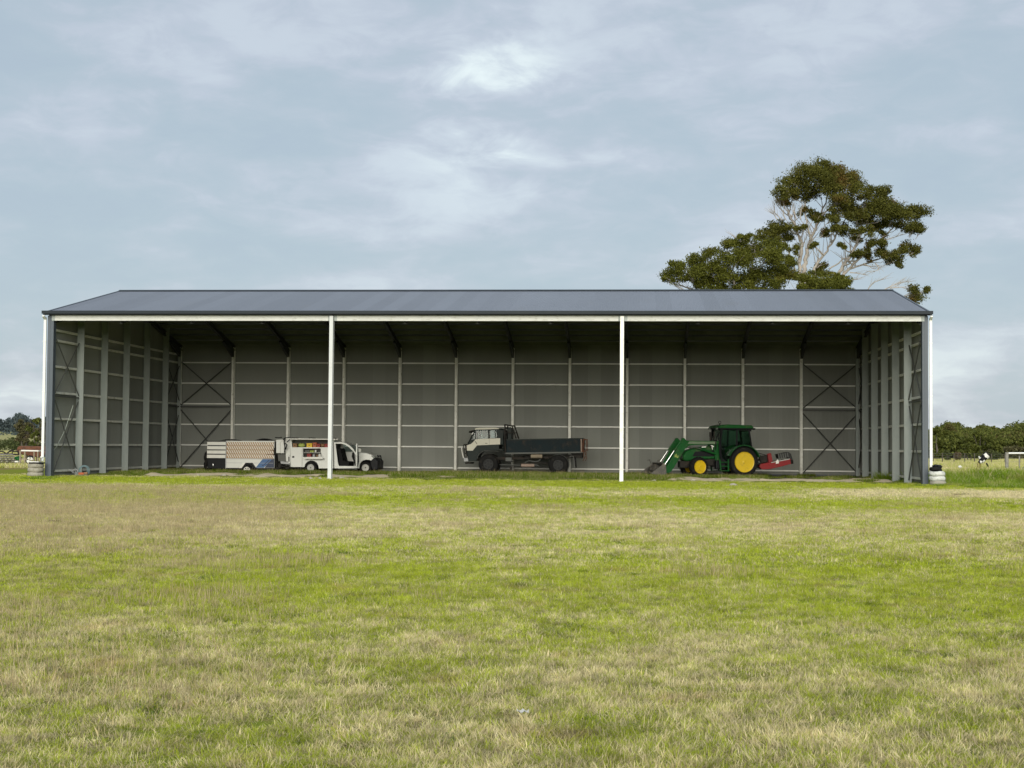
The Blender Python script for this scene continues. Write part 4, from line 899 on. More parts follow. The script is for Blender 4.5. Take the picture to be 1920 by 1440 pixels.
# four white drawer fronts and the black locker under them
MB().box(A(208, 0)[0], A(578, 0)[0], .03, TLW, A(0, 640)[1], A(0, 283)[1]).build('drawer_cabinet', 'black_plastic', tl_)
for k in range(4):
    z1, z0 = A(0, 300 + 86 * k)[1], A(0, 366 + 86 * k)[1]; u1 = 578 - 3 * k
    d_ = MB().box(A(202, 0)[0], A(u1, 0)[0], -.015, .03, z0, z1).build('drawer_front', 'white_bright', tl_, bevel=.006)
    MB().box(A(230, 0)[0], A(u1 - 28, 0)[0], -.022, -.015, (z0 + z1) / 2 - .035, (z0 + z1) / 2 + .01).build('drawer_label_rail', 'grey_box', d_) if False else None
MB().plate([A(195, 635), A(575, 635), A(560, 830), A(540, 850), A(210, 830)], [], .0, TLW).build('lower_locker', 'black_plastic', tl_, bevel=.01)
m_ = MB(); c_ = A(315, 770); m_.blob((c_[0], -.01, c_[1]), (.035, .02, .10), 2, 0); m_.build('locker_handle', 'chrome', tl_)
# slanted slats in four rows
slat0 = None; step = 44.5
for row in range(4):
    v0 = 300 + 82 * row; v1 = v0 + 70
    back = MB().box(A(592, 0)[0], A(1535, 0)[0], -.012, -.001, A(0, v1)[1], A(0, v0)[1]).build('slat_row', 'tan_slat', tl_)
    MB().box(A(592, 0)[0], A(1535, 0)[0], -.030, -.012, A(0, v1 + 9)[1], A(0, v1)[1]).build('slat_rail', 'tan_slat', tl_)
    for k in range(21):
        u = 600 + step * k
        if slat0 is None:
            (xa, za), (xb, zb_) = A(0, 0), A(1, 1); px_ = xb - xa; pz_ = zb_ - za
            m_ = MB().prism([(0, 0), (18 * px_, 0), (52 * px_, 66 * pz_), (34 * px_, 66 * pz_)], -.022, -.004)
            slat0 = m_.build('slat', 'white_bright' if row == 0 else 'tan_slat_light', back); slat0.location = (A(u, 0)[0], -.008, A(0, v0 + 2)[1])
        else:
            c = slat0.copy(); COL.objects.link(c); c.parent = back; c.location = (A(u, 0)[0], -.008, A(0, v0 + 2)[1])
m_ = MB(); m_.box(A(1470, 0)[0], A(1552, 0)[0], -.03, -.012, A(0, 467)[1], A(0, 455)[1]); m_.box(A(1395, 0)[0], A(1545, 0)[0], -.03, -.012, A(0, 552)[1], A(0, 538)[1]); m_.build('latch_rod', 'rust', tl_)
MB().box(A(1538, 0)[0], A(1556, 0)[0], -.04, .04, A(0, 560)[1], A(0, 412)[1]).build('corner_bracket', 'dark_iron', tl_)
# seams and printed stripe
m_ = MB(); m_.box(A(585, 0)[0], A(1530, 0)[0], -.008, 0, A(0, 720)[1], A(0, 714)[1]); m_.box(A(590, 0)[0], A(1530, 0)[0], -.02, 0, A(0, 640)[1], A(0, 632)[1]); m_.build('seam', 'grey_box', tl_)
MB().prism([A(1312, 640), A(1395, 640), A(1210, 822), A(1166, 822)], -.006, -.002).build('printed_stripe', 'blue_print', tl_)['label'] = 'light blue slanted stripe'
MB().prism([A(1395, 640), A(1510, 640), A(1330, 822), A(1210, 822)], -.006, -.002).build('printed_stripe', 'blue_print', tl_)
MB().prism([A(1500, 640), A(1536, 640), A(1536, 822), A(1345, 822)], -.006, -.002).build('printed_stripe', 'blue_dark', tl_)['label'] = 'dark navy corner of the stripe'
m_ = MB(); m_.prism([A(1440, 655), A(1446, 672), A(1318, 785), A(1290, 782), A(1300, 762), A(1322, 765)], -.010, -.006); m_.prism([A(1478, 668), A(1484, 676), A(1356, 800), A(1342, 800)], -.010, -.006); m_.build('printed_mark', 'blue_dark', tl_)
MB().box(A(575, 0)[0], A(590, 0)[0], -.03, .04, A(0, 830)[1], A(0, 285)[1]).build('corner_post', 'grey_box', tl_)
# wheel and angular mudguard
MB().prism([A(985, 722), A(1105, 722), A(1180, 830), A(1150, 845), A(1090, 755), A(1000, 755), A(930, 845), A(905, 830)], -.24, 0).build('mudguard', 'black_plastic', tl_)
MB().prism([A(925, 722), A(985, 722), A(905, 828), A(855, 828)], -.246, -.236).build('mudguard_flap', 'white_bright', tl_)
wheel(tl_, (wc[0], -.12, wc[1]), .30, .18, .19, 'rim_white', -1); wheel(tl_, (wc[0], TLW + .12, wc[1]), .30, .18, .19, 'rim_white', 1)
m_ = MB(); m_.box(A(560, 0)[0], A(1540, 0)[0], .1, .18, A(0, 850)[1], A(0, 822)[1]); m_.box(A(560, 0)[0], A(1540, 0)[0], TLW - .18, TLW - .1, A(0, 850)[1], A(0, 822)[1]); m_.tube([(wc[0], -.05, wc[1]), (wc[0], TLW, wc[1])], .03, 8)
m_.prism([A(1540, 822), A(1540, 850), A(1800, 800), A(1800, 778)], TLW / 2 - .05, TLW / 2 + .05); m_.prism([A(1540, 830), A(1640, 810), A(1640, 835), A(1540, 850)], .2, .28); m_.build('chassis', 'dark_iron', tl_)
m_ = MB(); c_ = A(1562, 780); m_.tube([(c_[0], .3, c_[1] + .25), (c_[0], .3, c_[1] - .28)], .03, 8); m_.blob((c_[0], .3, c_[1] - .32), (.10, .05, .10), 2, 0); m_.blob((c_[0] + .15, .4, c_[1]), (.14, .1, .14), 2, .2); m_.build('jockey_wheel', 'dark_iron', tl_)
for k_, u in enumerate((478, 640)): MB().box(A(u, 0)[0], A(u + 22, 0)[0], .1, .16, A(0, 905)[1], A(0, 840)[1]).build('prop_leg', 'dark_iron', tl_)
# spare wheel at the back
m_ = MB().lathe(tyre_prof(.33, .20, .18), seg=28, close=True); sw = m_.build('spare_wheel', 'rubber', tl_, loc=(A(160, 0)[0], .55, A(0, 610)[1]), rot=(0, 0, R(82)), smooth=True)
m_ = MB().prism([A(150, 560), A(200, 560), A(205, 850), A(180, 850), A(140, 720)], .3, 1.3); m_.build('rear_carrier', 'black_plastic', tl_)
m_ = MB().lathe(tyre_prof(.31, .18, .18), seg=28, close=True); m_.build('spare_wheel', 'rubber', tl_, loc=(A(205, 0)[0], .28, A(0, 760)[1]), rot=(0, 0, R(60)), smooth=True)
# things on its lid
for (u0, u1, v0, v1, lb, nm, ct) in ((440, 780, 252, 280, 'low black tarpaulin lying folded on the trailer lid', 'tarpaulin', 'tarpaulin'), (1130, 1440, 238, 282, 'domed black cover on the front end of the trailer lid', 'domed_cover', 'cover')):
    (xa, z1), (xb, z0) = A(u0, v0), A(u1, v1); bx, by = tl_.location.x, tl_.location.y
    m_ = MB(); n_ = 18
    for s_ in range(1):
        V = []; F = []
        for i in range(n_ + 1):
            for j in range(9):
                u_, v_ = i / n_, j / 8; hh = (z1 - z0) * (math.sin(math.pi * u_) ** .6) * (math.sin(math.pi * v_) ** .5) * (1 + .12 * math.sin(i * 2.3 + j * 1.7))
                V.append((bx + xa + (xb - xa) * u_, by + .1 + 1.3 * v_, z0 + .012 + max(0, hh)))
        F = [(i * 9 + j, (i + 1) * 9 + j, (i + 1) * 9 + j + 1, i * 9 + j + 1) for i in range(n_) for j in range(8)]
        m_.quadmesh(V, F)
    o = m_.build(nm, 'black_plastic', None, smooth='all'); tag(o, lb, ct)
    s_ = o.modifiers.new('thick', 'SOLIDIFY'); s_.thickness = .01

# ---- tractor --------------------------------------------------------------------
TH = R(17)
rxw, rzw = at(1385, 867, 84.6)
tk = empty('tractor', (rxw, 84.6 + .75, 0), rz=math.pi + TH, label='green tractor with yellow wheels, cab and front loader', cat='tractor')
# local frame: +x forward, +y is the far side after the turn -> near side is +y rotated; near side = +y
NS = 1     # local y of the camera side
RW, FW = .83, .56
def bothy(f):
    for s_ in (1, -1): f(s_)
for s_ in (1, -1):
    wheel(tk, (0, s_ * .80, RW + .0), RW - .035, .46, .555, 'tractor_yellow', s_, style='lug', seg=40)
    wheel(tk, (2.55, s_ * .80, FW), FW - .035, .36, .36, 'tractor_yellow', s_, rz=R(14), style='lug', seg=36)
m_ = MB(); m_.tube([(0, -.6, RW), (0, .6, RW)], .13, 12); m_.tube([(2.55, -.62, FW), (2.55, .62, FW)], .07, 10); m_.box(-.3, 1.5, -.28, .28, .55, 1.15); m_.box(1.5, 3.0, -.22, .22, .62, 1.0)
m_.build('transmission', 'dark_iron', tk, bevel=.03)
# bonnet: sloping nose
m_ = MB(); hood = [(1.2, 1.02), (1.2, 1.72), (2.0, 1.66), (2.7, 1.55), (3.1, 1.40), (3.28, 1.16), (3.25, .92), (3.1, .86), (2.2, .95)]
m_.prism(hood, -.36, .36); m_.build('bonnet', 'tractor_green', tk, bevel=.07, smooth=True)
m_ = MB()
for s_ in (1, -1): m_.prism([(1.5, 1.12), (1.5, 1.46), (2.6, 1.38), (2.75, 1.12)], s_ * .361, s_ * .368)
m_.build('side_grille', 'black_plastic', tk)
m_ = MB(); m_.box(3.285, 3.30, -.25, .25, 1.0, 1.2); m_.build('headlight', 'lamp_glass', tk)
m_ = MB(); m_.box(2.85, 3.4, -.2, .2, .5, .86); m_.build('front_weight_frame', 'dark_iron', tk, bevel=.02)
# cab
ROOFZ = 2.72
cabside = [(-.62, 1.30), (-.40, ROOFZ - .06), (1.22, ROOFZ - .06), (1.36, 1.75), (1.30, .98), (.72, .62), (.55, .95), (.35, 1.55), (-.2, 1.66)]
w1 = [(-.50, 1.72), (-.33, 2.56), (.28, 2.56), (.30, 1.72)]; w2 = [(.38, 1.66), (.36, 2.58), (1.13, 2.58), (1.26, 1.72), (1.18, 1.02), (.74, .76), (.60, 1.05)]
m_ = MB()
for s_ in (1, -1):
    m_.plate(cabside, [w1, w2], s_ * .68, s_ * .74)
m_.build('cab_frame', 'black_plastic', tk)
for s_ in (1, -1):
    MB().prism(w1, s_ * .70, s_ * .71).build('window', 'glass_green', tk); MB().prism(w2, s_ * .70, s_ * .71).build('door_window', 'glass_green', tk)
m_ = MB(); m_.box(1.22, 1.28, -.74, -.68, 1.0, 2.66); m_.box(1.22, 1.28, .68, .74, 1.0, 2.66); m_.box(-.5, -.42, -.74, .74, 2.5, 2.66); m_.box(.30, .37, .735, .76, .8, 2.6); m_.build('cab_pillar', 'black_plastic', tk)
MB().prism([(1.29, 1.75), (1.18, 2.62), (1.20, 2.62), (1.31, 1.75)], -.68, .68).build('windscreen', 'glass_green', tk)
MB().prism([(-.60, 1.5), (-.40, 2.6), (-.385, 2.6), (-.585, 1.5)], -.68, .68).build('rear_window', 'glass_green', tk)
m_ = MB(); m_.prism([(-.60, ROOFZ - .06), (-.62, ROOFZ + .02), (-.5, ROOFZ + .12), (.9, ROOFZ + .15), (1.30, ROOFZ + .09), (1.42, ROOFZ), (1.38, ROOFZ - .06)], -.80, .80); m_.build('cab_roof', 'tractor_green', tk, bevel=.05, smooth=True)
MB().box(-.68, 1.42, -.83, .83, ROOFZ - .12, ROOFZ - .045).build('roof_trim', 'black_plastic', tk, bevel=.02)
m_ = MB()
for y in (-.6, .6): m_.box(1.40, 1.48, y - .09, y + .09, ROOFZ - .13, ROOFZ - .03); m_.box(-.76, -.68, y - .09, y + .09, ROOFZ - .13, ROOFZ - .03)
m_.build('work_light', 'lamp_glass', tk)
m_ = MB(); m_.lathe([(.055, -.012), (.085, 0), (.055, .012)], c=(1.25, .55, ROOFZ + .26), seg=14, close=True); m_.tube([(1.25, .55, ROOFZ + .1), (1.25, .55, ROOFZ + .19)], .03, 6); m_.build('beacon', 'dark_iron', tk)
m_ = MB(); m_.prism([(-.1, 1.15), (.45, 1.15), (.45, 1.28), (.12, 1.32), (-.02, 1.95), (-.15, 1.95)], -.26, .26); m_.build('seat', 'interior_dark', tk, bevel=.04)
m_ = MB(); m_.box(-.55, 1.25, -.68, .68, .95, 1.02); m_.prism([(.85, 1.0), (1.25, 1.0), (1.27, 1.72), (.95, 1.68)], -.45, .45); m_.build('cab_floor', 'interior_dark', tk)
m_ = MB(); m_.lathe([(.2, -.012), (.2, .012), (.175, .012), (.175, -.012)], seg=20, axis='z', close=True); m_.build('steering_wheel', 'interior_dark', tk, loc=(.78, 0, 1.74), rot=(0, R(-28), 0))
# fenders over the rear wheels
for s_ in (1, -1):
    m_ = MB(); prof = []
    for k in range(11):
        a = R(162 - 14 * k); prof.append((.0 + .93 * math.cos(a), RW + .93 * math.sin(a) * 1.0))
    prof = [(x_, z_) for x_, z_ in prof]
    for i in range(len(prof) - 1):
        (xa, za), (xb, zb_) = prof[i], prof[i + 1]; nrm = Vector((za - zb_, 0, xb - xa)).normalized() * -.035
        m_.quadmesh([(xa, s_ * .56, za), (xb, s_ * .56, zb_), (xb, s_ * 1.06, zb_), (xa, s_ * 1.06, za), (xa + nrm.x, s_ * .56, za + nrm.z), (xb + nrm.x, s_ * .56, zb_ + nrm.z), (xb + nrm.x, s_ * 1.06, zb_ + nrm.z), (xa + nrm.x, s_ * 1.06, za + nrm.z)], [(0, 1, 2, 3), (4, 7, 6, 5), (2, 1, 5, 6), (0, 3, 7, 4), (1, 0, 4, 5), (3, 2, 6, 7)])
    m_.prism([(-.4, 1.2), (-.35, 1.66), (0, 1.78), (.4, 1.66), (.62, 1.3), (.5, 1.0)], s_ * .56, s_ * .60)
    m_.build('fender', 'tractor_green', tk)
    # steps
    m_ = MB(); m_.prism([(.75, .98), (.80, .32), (.86, .32), (.86, .98)], s_ * .72, s_ * .78); m_.prism([(1.3, .98), (1.22, .32), (1.28, .32), (1.36, .98)], s_ * .72, s_ * .78)
    for z_ in (.34, .58, .80): m_.box(.8, 1.28, min(s_ * .62, s_ * .84), max(s_ * .62, s_ * .84), z_, z_ + .035)
    m_.build('step', 'tractor_green', tk)
MB().box(.95, 1.5, .34, .66, .42, .92).build('fuel_tank', 'black_plastic', tk, bevel=.05)
# exhaust stack and hoses beside the cab
m_ = MB(); m_.tube([(1.72, .38, 1.6), (1.72, .38, 2.25), (1.74, .38, 2.45)], .05, 10); m_.tube([(1.72, .38, 2.2), (1.72, .38, 2.42)], .065, 10); m_.build('exhaust', 'dark_iron', tk, smooth=True)
m_ = MB(); m_.tube([(1.50, .60, 1.5), (1.50, .64, 2.1), (1.42, .72, 2.3), (1.38, .76, 2.42)], .03, 6); m_.tube([(1.45, .86, 2.0), (1.42, .9, 2.42)], .02, 5); m_.build('mirror_arm', 'black_plastic', tk)
m_ = MB(); m_.box(1.56, 1.60, .46, .60, 1.9, 2.46); m_.build('snorkel', 'dark_iron', tk)
# loader
for s_ in (1, -1):
    y0_, y1_ = s_ * .50, s_ * .60
    m_ = MB(); m_.prism([(1.15, .75), (1.45, .75), (1.52, 1.30), (1.62, 1.95), (1.20, 1.98), (1.22, 1.3)], s_ * .42, s_ * .52); m_.build('loader_mast', 'tractor_green', tk, bevel=.02)
    arm = [(1.28, 1.80), (1.30, 1.96), (3.15, 1.98), (3.42, 1.90), (3.62, 1.66), (4.28, .50), (4.18, .28), (3.98, .34), (3.20, 1.56), (3.02, 1.70), (2.7, 1.74)]
    m_ = MB(); m_.prism(arm, y0_, y1_); m_.build('loader_arm', 'tractor_green', tk, bevel=.015)
    MB().prism([(1.45, 1.80), (1.45, 1.93), (3.0, 1.93), (3.1, 1.80)], s_ * .601, s_ * .607).build('arm_side_plate', 'tractor_pale', tk)
    m_ = MB(); m_.prism([(4.30, .62), (4.46, .62), (4.52, .22), (4.20, .2), (4.0, .34), (4.05, .6)], s_ * .44, s_ * .66); m_.build('bucket_link', 'tractor_green', tk, bevel=.01)
    m_ = MB(); m_.tube([(1.45, s_ * .55, 1.25), (2.3, s_ * .55, 1.52)], .055, 10); m_.build('lift_cylinder', 'tractor_green', tk); 
    m_ = MB(); m_.tube([(2.3, s_ * .55, 1.52), (3.1, s_ * .55, 1.70)], .025, 8); m_.build('cylinder_rod', 'chrome', tk)
    m_ = MB(); m_.prism([(3.16, 1.96), (3.30, 2.12), (3.42, 2.10), (3.48, 1.9), (3.3, 1.85)], s_ * .48, s_ * .62); m_.tube([(3.38, s_ * .55, 2.05), (3.85, s_ * .55, 1.42)], .05, 10); m_.build('tilt_cylinder', 'tractor_green', tk)
    m_ = MB(); m_.tube([(3.85, s_ * .55, 1.42), (4.42, s_ * .55, .60)], .026, 8); m_.build('cylinder_rod', 'chrome', tk)
MB().tube([(3.45, -.5, 1.5), (3.45, .5, 1.5)], .06, 10).build('cross_tube', 'tractor_green', tk)
# pale patch of the worn sticker on the near arm (five short leaning strokes)
m_ = MB()
for (dx_, dz_, w_, h_) in ((0, 0, .10, .05), (.05, .06, .13, .05), (-.05, -.06, .10, .05), (.01, .11, .05, .05), (.08, -.02, .06, .07), (-.09, .01, .05, .06)):
    cx2, cz2 = 3.73 + dx_, 1.12 + dz_; m_.prism([(cx2 - w_ / 2, cz2 - h_ / 2), (cx2 + w_ / 2, cz2 - h_ * .3), (cx2 + w_ * .4, cz2 + h_ / 2), (cx2 - w_ * .5, cz2 + h_ * .4)], .602, .605)
m_.build('arm_sticker', 'green_bag', tk)
m_ = MB(); m_.prism([(2.05, 1.62), (2.3, 1.60), (2.3, 1.65), (2.05, 1.67)], .602, .61); m_.prism([(1.62, 1.62), (1.80, 1.72), (1.72, 1.74), (1.60, 1.68)], .602, .62); m_.prism([(1.66, 1.5), (1.70, 1.5), (1.74, 1.66), (1.69, 1.66)], .602, .62); m_.build('arm_fitting', 'white_bright', tk)
# bucket
bk = [(4.44, .62), (4.40, .16), (4.62, .06), (5.30, .20), (5.34, .23), (4.66, .12), (4.50, .22), (4.50, .60), (4.62, .74), (4.58, .78)]
m_ = MB(); m_.prism(bk, -.95, .95)
for s_ in (1, -1): m_.prism([(4.46, .64), (4.42, .16), (4.62, .08), (5.30, .20), (4.70, .62), (4.58, .74)], s_ * .93, s_ * .96)
for y in (-.8, -.4, 0, .4, .8): m_.box(5.28, 5.42, y - .03, y + .03, .20, .23)
m_.build('bucket', 'bucket_steel', tk)
m_ = MB(); m_.tube([(4.55, .3, .78), (4.60, .3, .92), (4.68, .3, .90), (4.66, .3, .74)], .03, 6); m_.tube([(4.75, -.7, .7), (4.85, -.7, .92), (4.95, -.72, .88)], .025, 6); m_.blob((4.75, -.1, .35), (.28, .6, .30), 3, .18); m_.build('bucket_hook', 'bucket_steel', tk)
# slasher mower carried behind
ml, P = frame('slasher_mower', 1455, 892, 85.2, label='red slasher mower hitched up behind the tractor, tilted off the ground', cat='mower')
A = zoomer(P, 1300, 780, 9.6); MW = 1.7
deck = [A(1185, 915), A(1200, 868), A(1480, 812), A(1740, 772), A(1790, 800), A(1770, 860), A(1560, 915), A(1380, 955), A(1240, 965)]
m_ = MB(); m_.prism(deck, 0, .03); m_.prism(deck, MW - .03, MW); m_.prism([A(1200, 868), A(1740, 772), A(1745, 785), A(1205, 880)], .03, MW - .03); m_.build('deck', 'mower_red', ml, bevel=.01)
m_ = MB(); m_.prism([A(1400, 830), A(1735, 765), A(1738, 780), A(1405, 846)], -.012, .0); m_.build('deck_rim', 'wire', ml)
MB().prism([A(1485, 812), A(1515, 780), A(1535, 800), A(1540, 850), A(1485, 860)], -.03, -.001).build('clip', 'white_bright', ml)
m_ = MB(); m_.prism([A(1350, 690), A(1410, 665), A(1435, 790), A(1440, 820), A(1370, 835)], .4, .48); m_.prism([A(1350, 690), A(1410, 665), A(1435, 790), A(1440, 820), A(1370, 835)], 1.1, 1.18); m_.build('hitch_mast', 'mower_red', ml)
m_ = MB(); m_.prism([A(1195, 720), A(1340, 705), A(1350, 830), A(1230, 850)], .5, 1.0); c_ = A(1160, 790); m_.tube([(A(1080, 0)[0], .75, A(0, 790)[1]), (A(1210, 0)[0], .75, A(0, 780)[1])], .07, 10); m_.build('gearbox', 'dark_iron', ml, bevel=.02)
m_ = MB()
for y in (.35, 1.25): m_.tube([(A(1060, 0)[0], y, A(0, 880)[1]), (A(1215, 0)[0], y, A(0, 930)[1])], .03, 7)
m_.tube([(A(1050, 0)[0], .75, A(0, 620)[1]), (A(1360, 0)[0], .75, A(0, 705)[1])], .022, 6); m_.tube([(A(1060, 0)[0], .6, A(0, 640)[1]), (A(1280, 0)[0], .6, A(0, 720)[1])], .014, 6)
m_.tube([(A(1100, 0)[0], .7, A(0, 800)[1]), (A(1240, 0)[0], .7, A(0, 860)[1])], .03, 6); m_.build('linkage', 'dark_iron', ml)
m_ = MB(); m_.prism([A(1515, 690), A(1660, 660), A(1720, 650), A(1760, 680), A(1800, 800), A(1780, 860), A(1745, 775), A(1700, 745), A(1540, 770)], .1, MW - .1); m_.build('rear_guard', 'hub_dark', ml, bevel=.01)
m_ = MB()
for k in range(5): a_, b_ = A(1525 + 40 * k, 680 - 6 * k), A(1540 + 40 * k, 770 - 6 * k); m_.prism([(a_[0], a_[1]), (a_[0] + .05, a_[1]), (b_[0] + .05, b_[1]), (b_[0], b_[1])], .06, .10)
m_.build('guard_rib', 'steel_dark', ml)
MB().prism([A(1745, 780), A(1800, 800), A(1800, 860), A(1760, 865)], -.01, MW + .01).build('rubber_skirt', 'rubber', ml)
# ------------------------------------------------------------------ foliage
def leaf_mesh(C_, size, aspect=.45, droop=.35, tint=None, flat=.0):
    """numpy: one bent diamond leaf (2 triangles) per row of C_"""
    n = len(C_)
    a = rng.normal(size=(n, 3)); a[:, 2] -= droop; a /= np.linalg.norm(a, axis=1)[:, None]
    b = rng.normal(size=(n, 3)); b -= a * (a * b).sum(1)[:, None]; b /= np.linalg.norm(b, axis=1)[:, None]
    L = (size * rng.uniform(.6, 1.35, n))[:, None]; w = L * aspect
    V = np.stack([C_ - a * L * .5, C_ + b * w * .5, C_ + a * L * .5, C_ - b * w * .5], 1).reshape(-1, 3)
    return V, tint if tint is not None else rng.random(n)
def leaves_obj(name, C_, size, m, parent=None, origin=(0, 0, 0), **k):
    V, tn = leaf_mesh(C_, size, **k); n = len(C_); V = V - np.array(origin)
    me = bpy.data.meshes.new(name); me.vertices.add(4 * n); me.vertices.foreach_set('co', V.astype(np.float32).ravel())
    me.loops.add(4 * n); me.loops.foreach_set('vertex_index', np.arange(4 * n, dtype=np.int32))
    me.polygons.add(n); me.polygons.foreach_set('loop_start', np.arange(0, 4 * n, 4, dtype=np.int32)); me.polygons.foreach_set('loop_total', np.full(n, 4, np.int32))
    at_ = me.attributes.new('tint', 'FLOAT', 'POINT'); at_.data.foreach_set('value', np.repeat(tn, 4).astype(np.float32))
    me.update(); me.materials.append(MATS[m]); o = bpy.data.objects.new(name, me); COL.objects.link(o)
    if parent: o.parent = parent
    return o
def puff(c, r, n, squash=.75, shell=.55):
    """leaf centres in a broken cloud: several small sub-clumps, denser on the top"""
    k = max(5, int(9 * min(1.6, r)))
    d = rng.normal(size=(k, 3)); d /= np.linalg.norm(d, axis=1)[:, None]; d[:, 2] = np.where(rng.random(k) < .65, np.abs(d[:, 2]) - .1, d[:, 2])
    sc = np.array(c) + d * r * rng.uniform(.45, .85, k)[:, None] * np.array([1, 1, squash])
    sr = r * rng.uniform(.38, .62, k)
    idx = rng.integers(0, k, n); q = rng.normal(size=(n, 3)); q /= np.linalg.norm(q, axis=1)[:, None]
    q *= (rng.random(n) ** .45)[:, None] * sr[idx][:, None] * np.array([1, 1, .75])
    far_ = rng.random(n) < .13; q[far_] *= 1.55
    return sc[idx] + q

# ---- the tall pale-barked gum and the lower spreading gum, both behind the shed ----
YG = 112.0
def Gp(x, y, Y=YG):
    a = at(1220 + x / 3.556, 280 + y / 3.556, Y); return a
def curve(pts, n=6, wob=.12):
    out = []
    for i in range(len(pts) - 1):
        a, b = Vector(pts[i]), Vector(pts[i + 1])
        for k in range(n):
            u = k / n; out.append(a.lerp(b, u) + Vector((random.uniform(-wob, wob), random.uniform(-wob, wob), random.uniform(-wob, wob) * .5)) * math.sin(math.pi * u))
    out.append(Vector(pts[-1])); return out
def gum_tree(name, label, base_px, limbs, puffs, bark, leaf, Y0, extra_twigs=()):
    bx, _ = at(*base_px, Y0); root = empty(name, (bx, Y0, 0), label=label, cat='tree', group=None); org = np.array([bx, Y0, 0])
    nodes = []
    def rel(p): return (p[0] - bx, p[1] - Y0, p[2])
    tr_ = MB()
    fork = (bx, Y0, 4.2)
    tr_.tube([(0, 0, -.1), (.05, 0, .4), (0, .05, 2.2), (0, 0, 4.2)], [.55, .42, .34, .30], 12)
    tr_.build('trunk', bark, root, smooth='all')
    for li, (pts, r_a, r_b) in enumerate(limbs):
        W_ = []
        for k, (x, y) in enumerate(pts):
            X_, Z_ = Gp(x, y, Y0); dy_ = 1.0 + 1.2 * math.sin(li * 1.7 + .5) * (k + 1) / len(pts)
            W_.append((X_, Y0 + dy_, Z_))
        if pts and r_a > .15: W_.insert(0, fork)
        r_a, r_b = r_a * .62, r_b * .5; cpts = curve([Vector(rel(w)) for w in W_], 5, .10)
        n_ = len(cpts); m_ = MB(); m_.tube(cpts, [r_a + (r_b - r_a) * i / (n_ - 1) for i in range(n_)], 8); m_.build('limb', bark, root, smooth='all')
        nodes += [(cpts[i], r_a + (r_b - r_a) * i / (n_ - 1)) for i in range(2, n_)]
    C_ = []; T_ = []; tw = MB()
    for q_, rq in ([q for q in nodes[::2] if q[1] > .06] if bark == 'bark_pale' and Y0 > 110 else []):
        for j in range(2):
            d_ = Vector((random.uniform(-1, 1), random.uniform(-1, 1), random.uniform(.5, 1.8))).normalized() * random.uniform(.8, 2.0); k_ = Vector((random.uniform(-.3, .3), random.uniform(-.3, .3), .25))
            tw.tube([q_, q_ + d_ * .5 + k_ * .3, q_ + d_ + k_], [.034, .022, .008], 4)
    for (x, y, r_) in puffs:
        X_, Z_ = Gp(x, y, Y0); rr = r_ / 3.556 / (FPX / Y0); dep = random.uniform(-1.0, 1.0) * (1.2 + rr * 1.2)
        c_ = Vector((X_ - bx, dep, Z_ - rr * .36))
        nlv = int(3300 * rr ** 1.8) + 340
        P_ = puff(tuple(c_), rr * (1.36 if rr > .55 else 1.55), nlv, squash=.95); C_.append(P_); T_.append(np.clip(rng.random(nlv) * .8 + random.uniform(-.15, .3), 0, 1))
        # branch from the nearest lower limb point
        best = min(nodes, key=lambda q: (q[0] - c_).length + (2.5 if q[0].z > c_.z - .2 else 0))
        a_ = best[0]; mid = a_.lerp(c_, .55) + Vector((0, 0, -.12 * (c_ - a_).length)); r0_ = min(best[1] * .6, .07)
        tw.tube([a_, a_.lerp(mid, .5), mid, c_.lerp(mid, .3), c_], [r0_, r0_ * .85, r0_ * .65, r0_ * .45, .012], 5)
        for k in range(4):
            e_ = c_ + Vector((random.uniform(-1, 1), random.uniform(-1, 1), random.uniform(-.3, .9))) * rr * .8
            tw.tube([mid.lerp(c_, .3 + .15 * k), mid.lerp(c_, .6).lerp(e_, .5), e_], [.022, .016, .008], 4)
    o_ = tw.build('branches', bark, root); o_['kind'] = 'stuff'
    if extra_twigs:
        tw = MB()
        for pts in extra_twigs:
            W_ = [rel((Gp(x, y, Y0)[0], Y0 + random.uniform(-.5, .5), Gp(x, y, Y0)[1])) for x, y in pts]; cp_ = curve([Vector(w) for w in W_], 3, .06)
            tw.tube(cp_, [.045 - .035 * i / (len(cp_) - 1) for i in range(len(cp_))], 5)
            for k in range(1, len(cp_) - 1):
                for j in range(2):
                    d_ = (cp_[k + 1] - cp_[k - 1]).normalized(); sd_ = Vector((random.uniform(-.6, .6), random.uniform(-.6, .6), random.uniform(-.2, .8)))
                    tw.tube([cp_[k], cp_[k] + (d_ + sd_) * .28, cp_[k] + (d_ * 1.3 + sd_) * .5], [.015, .010, .005], 4)
        o_ = tw.build('dead_twigs', bark, root); o_['kind'] = 'stuff'
    o_ = leaves_obj('foliage', np.concatenate(C_), .145, leaf, root, tint=np.concatenate(T_), aspect=.42); o_['kind'] = 'stuff'
    return root
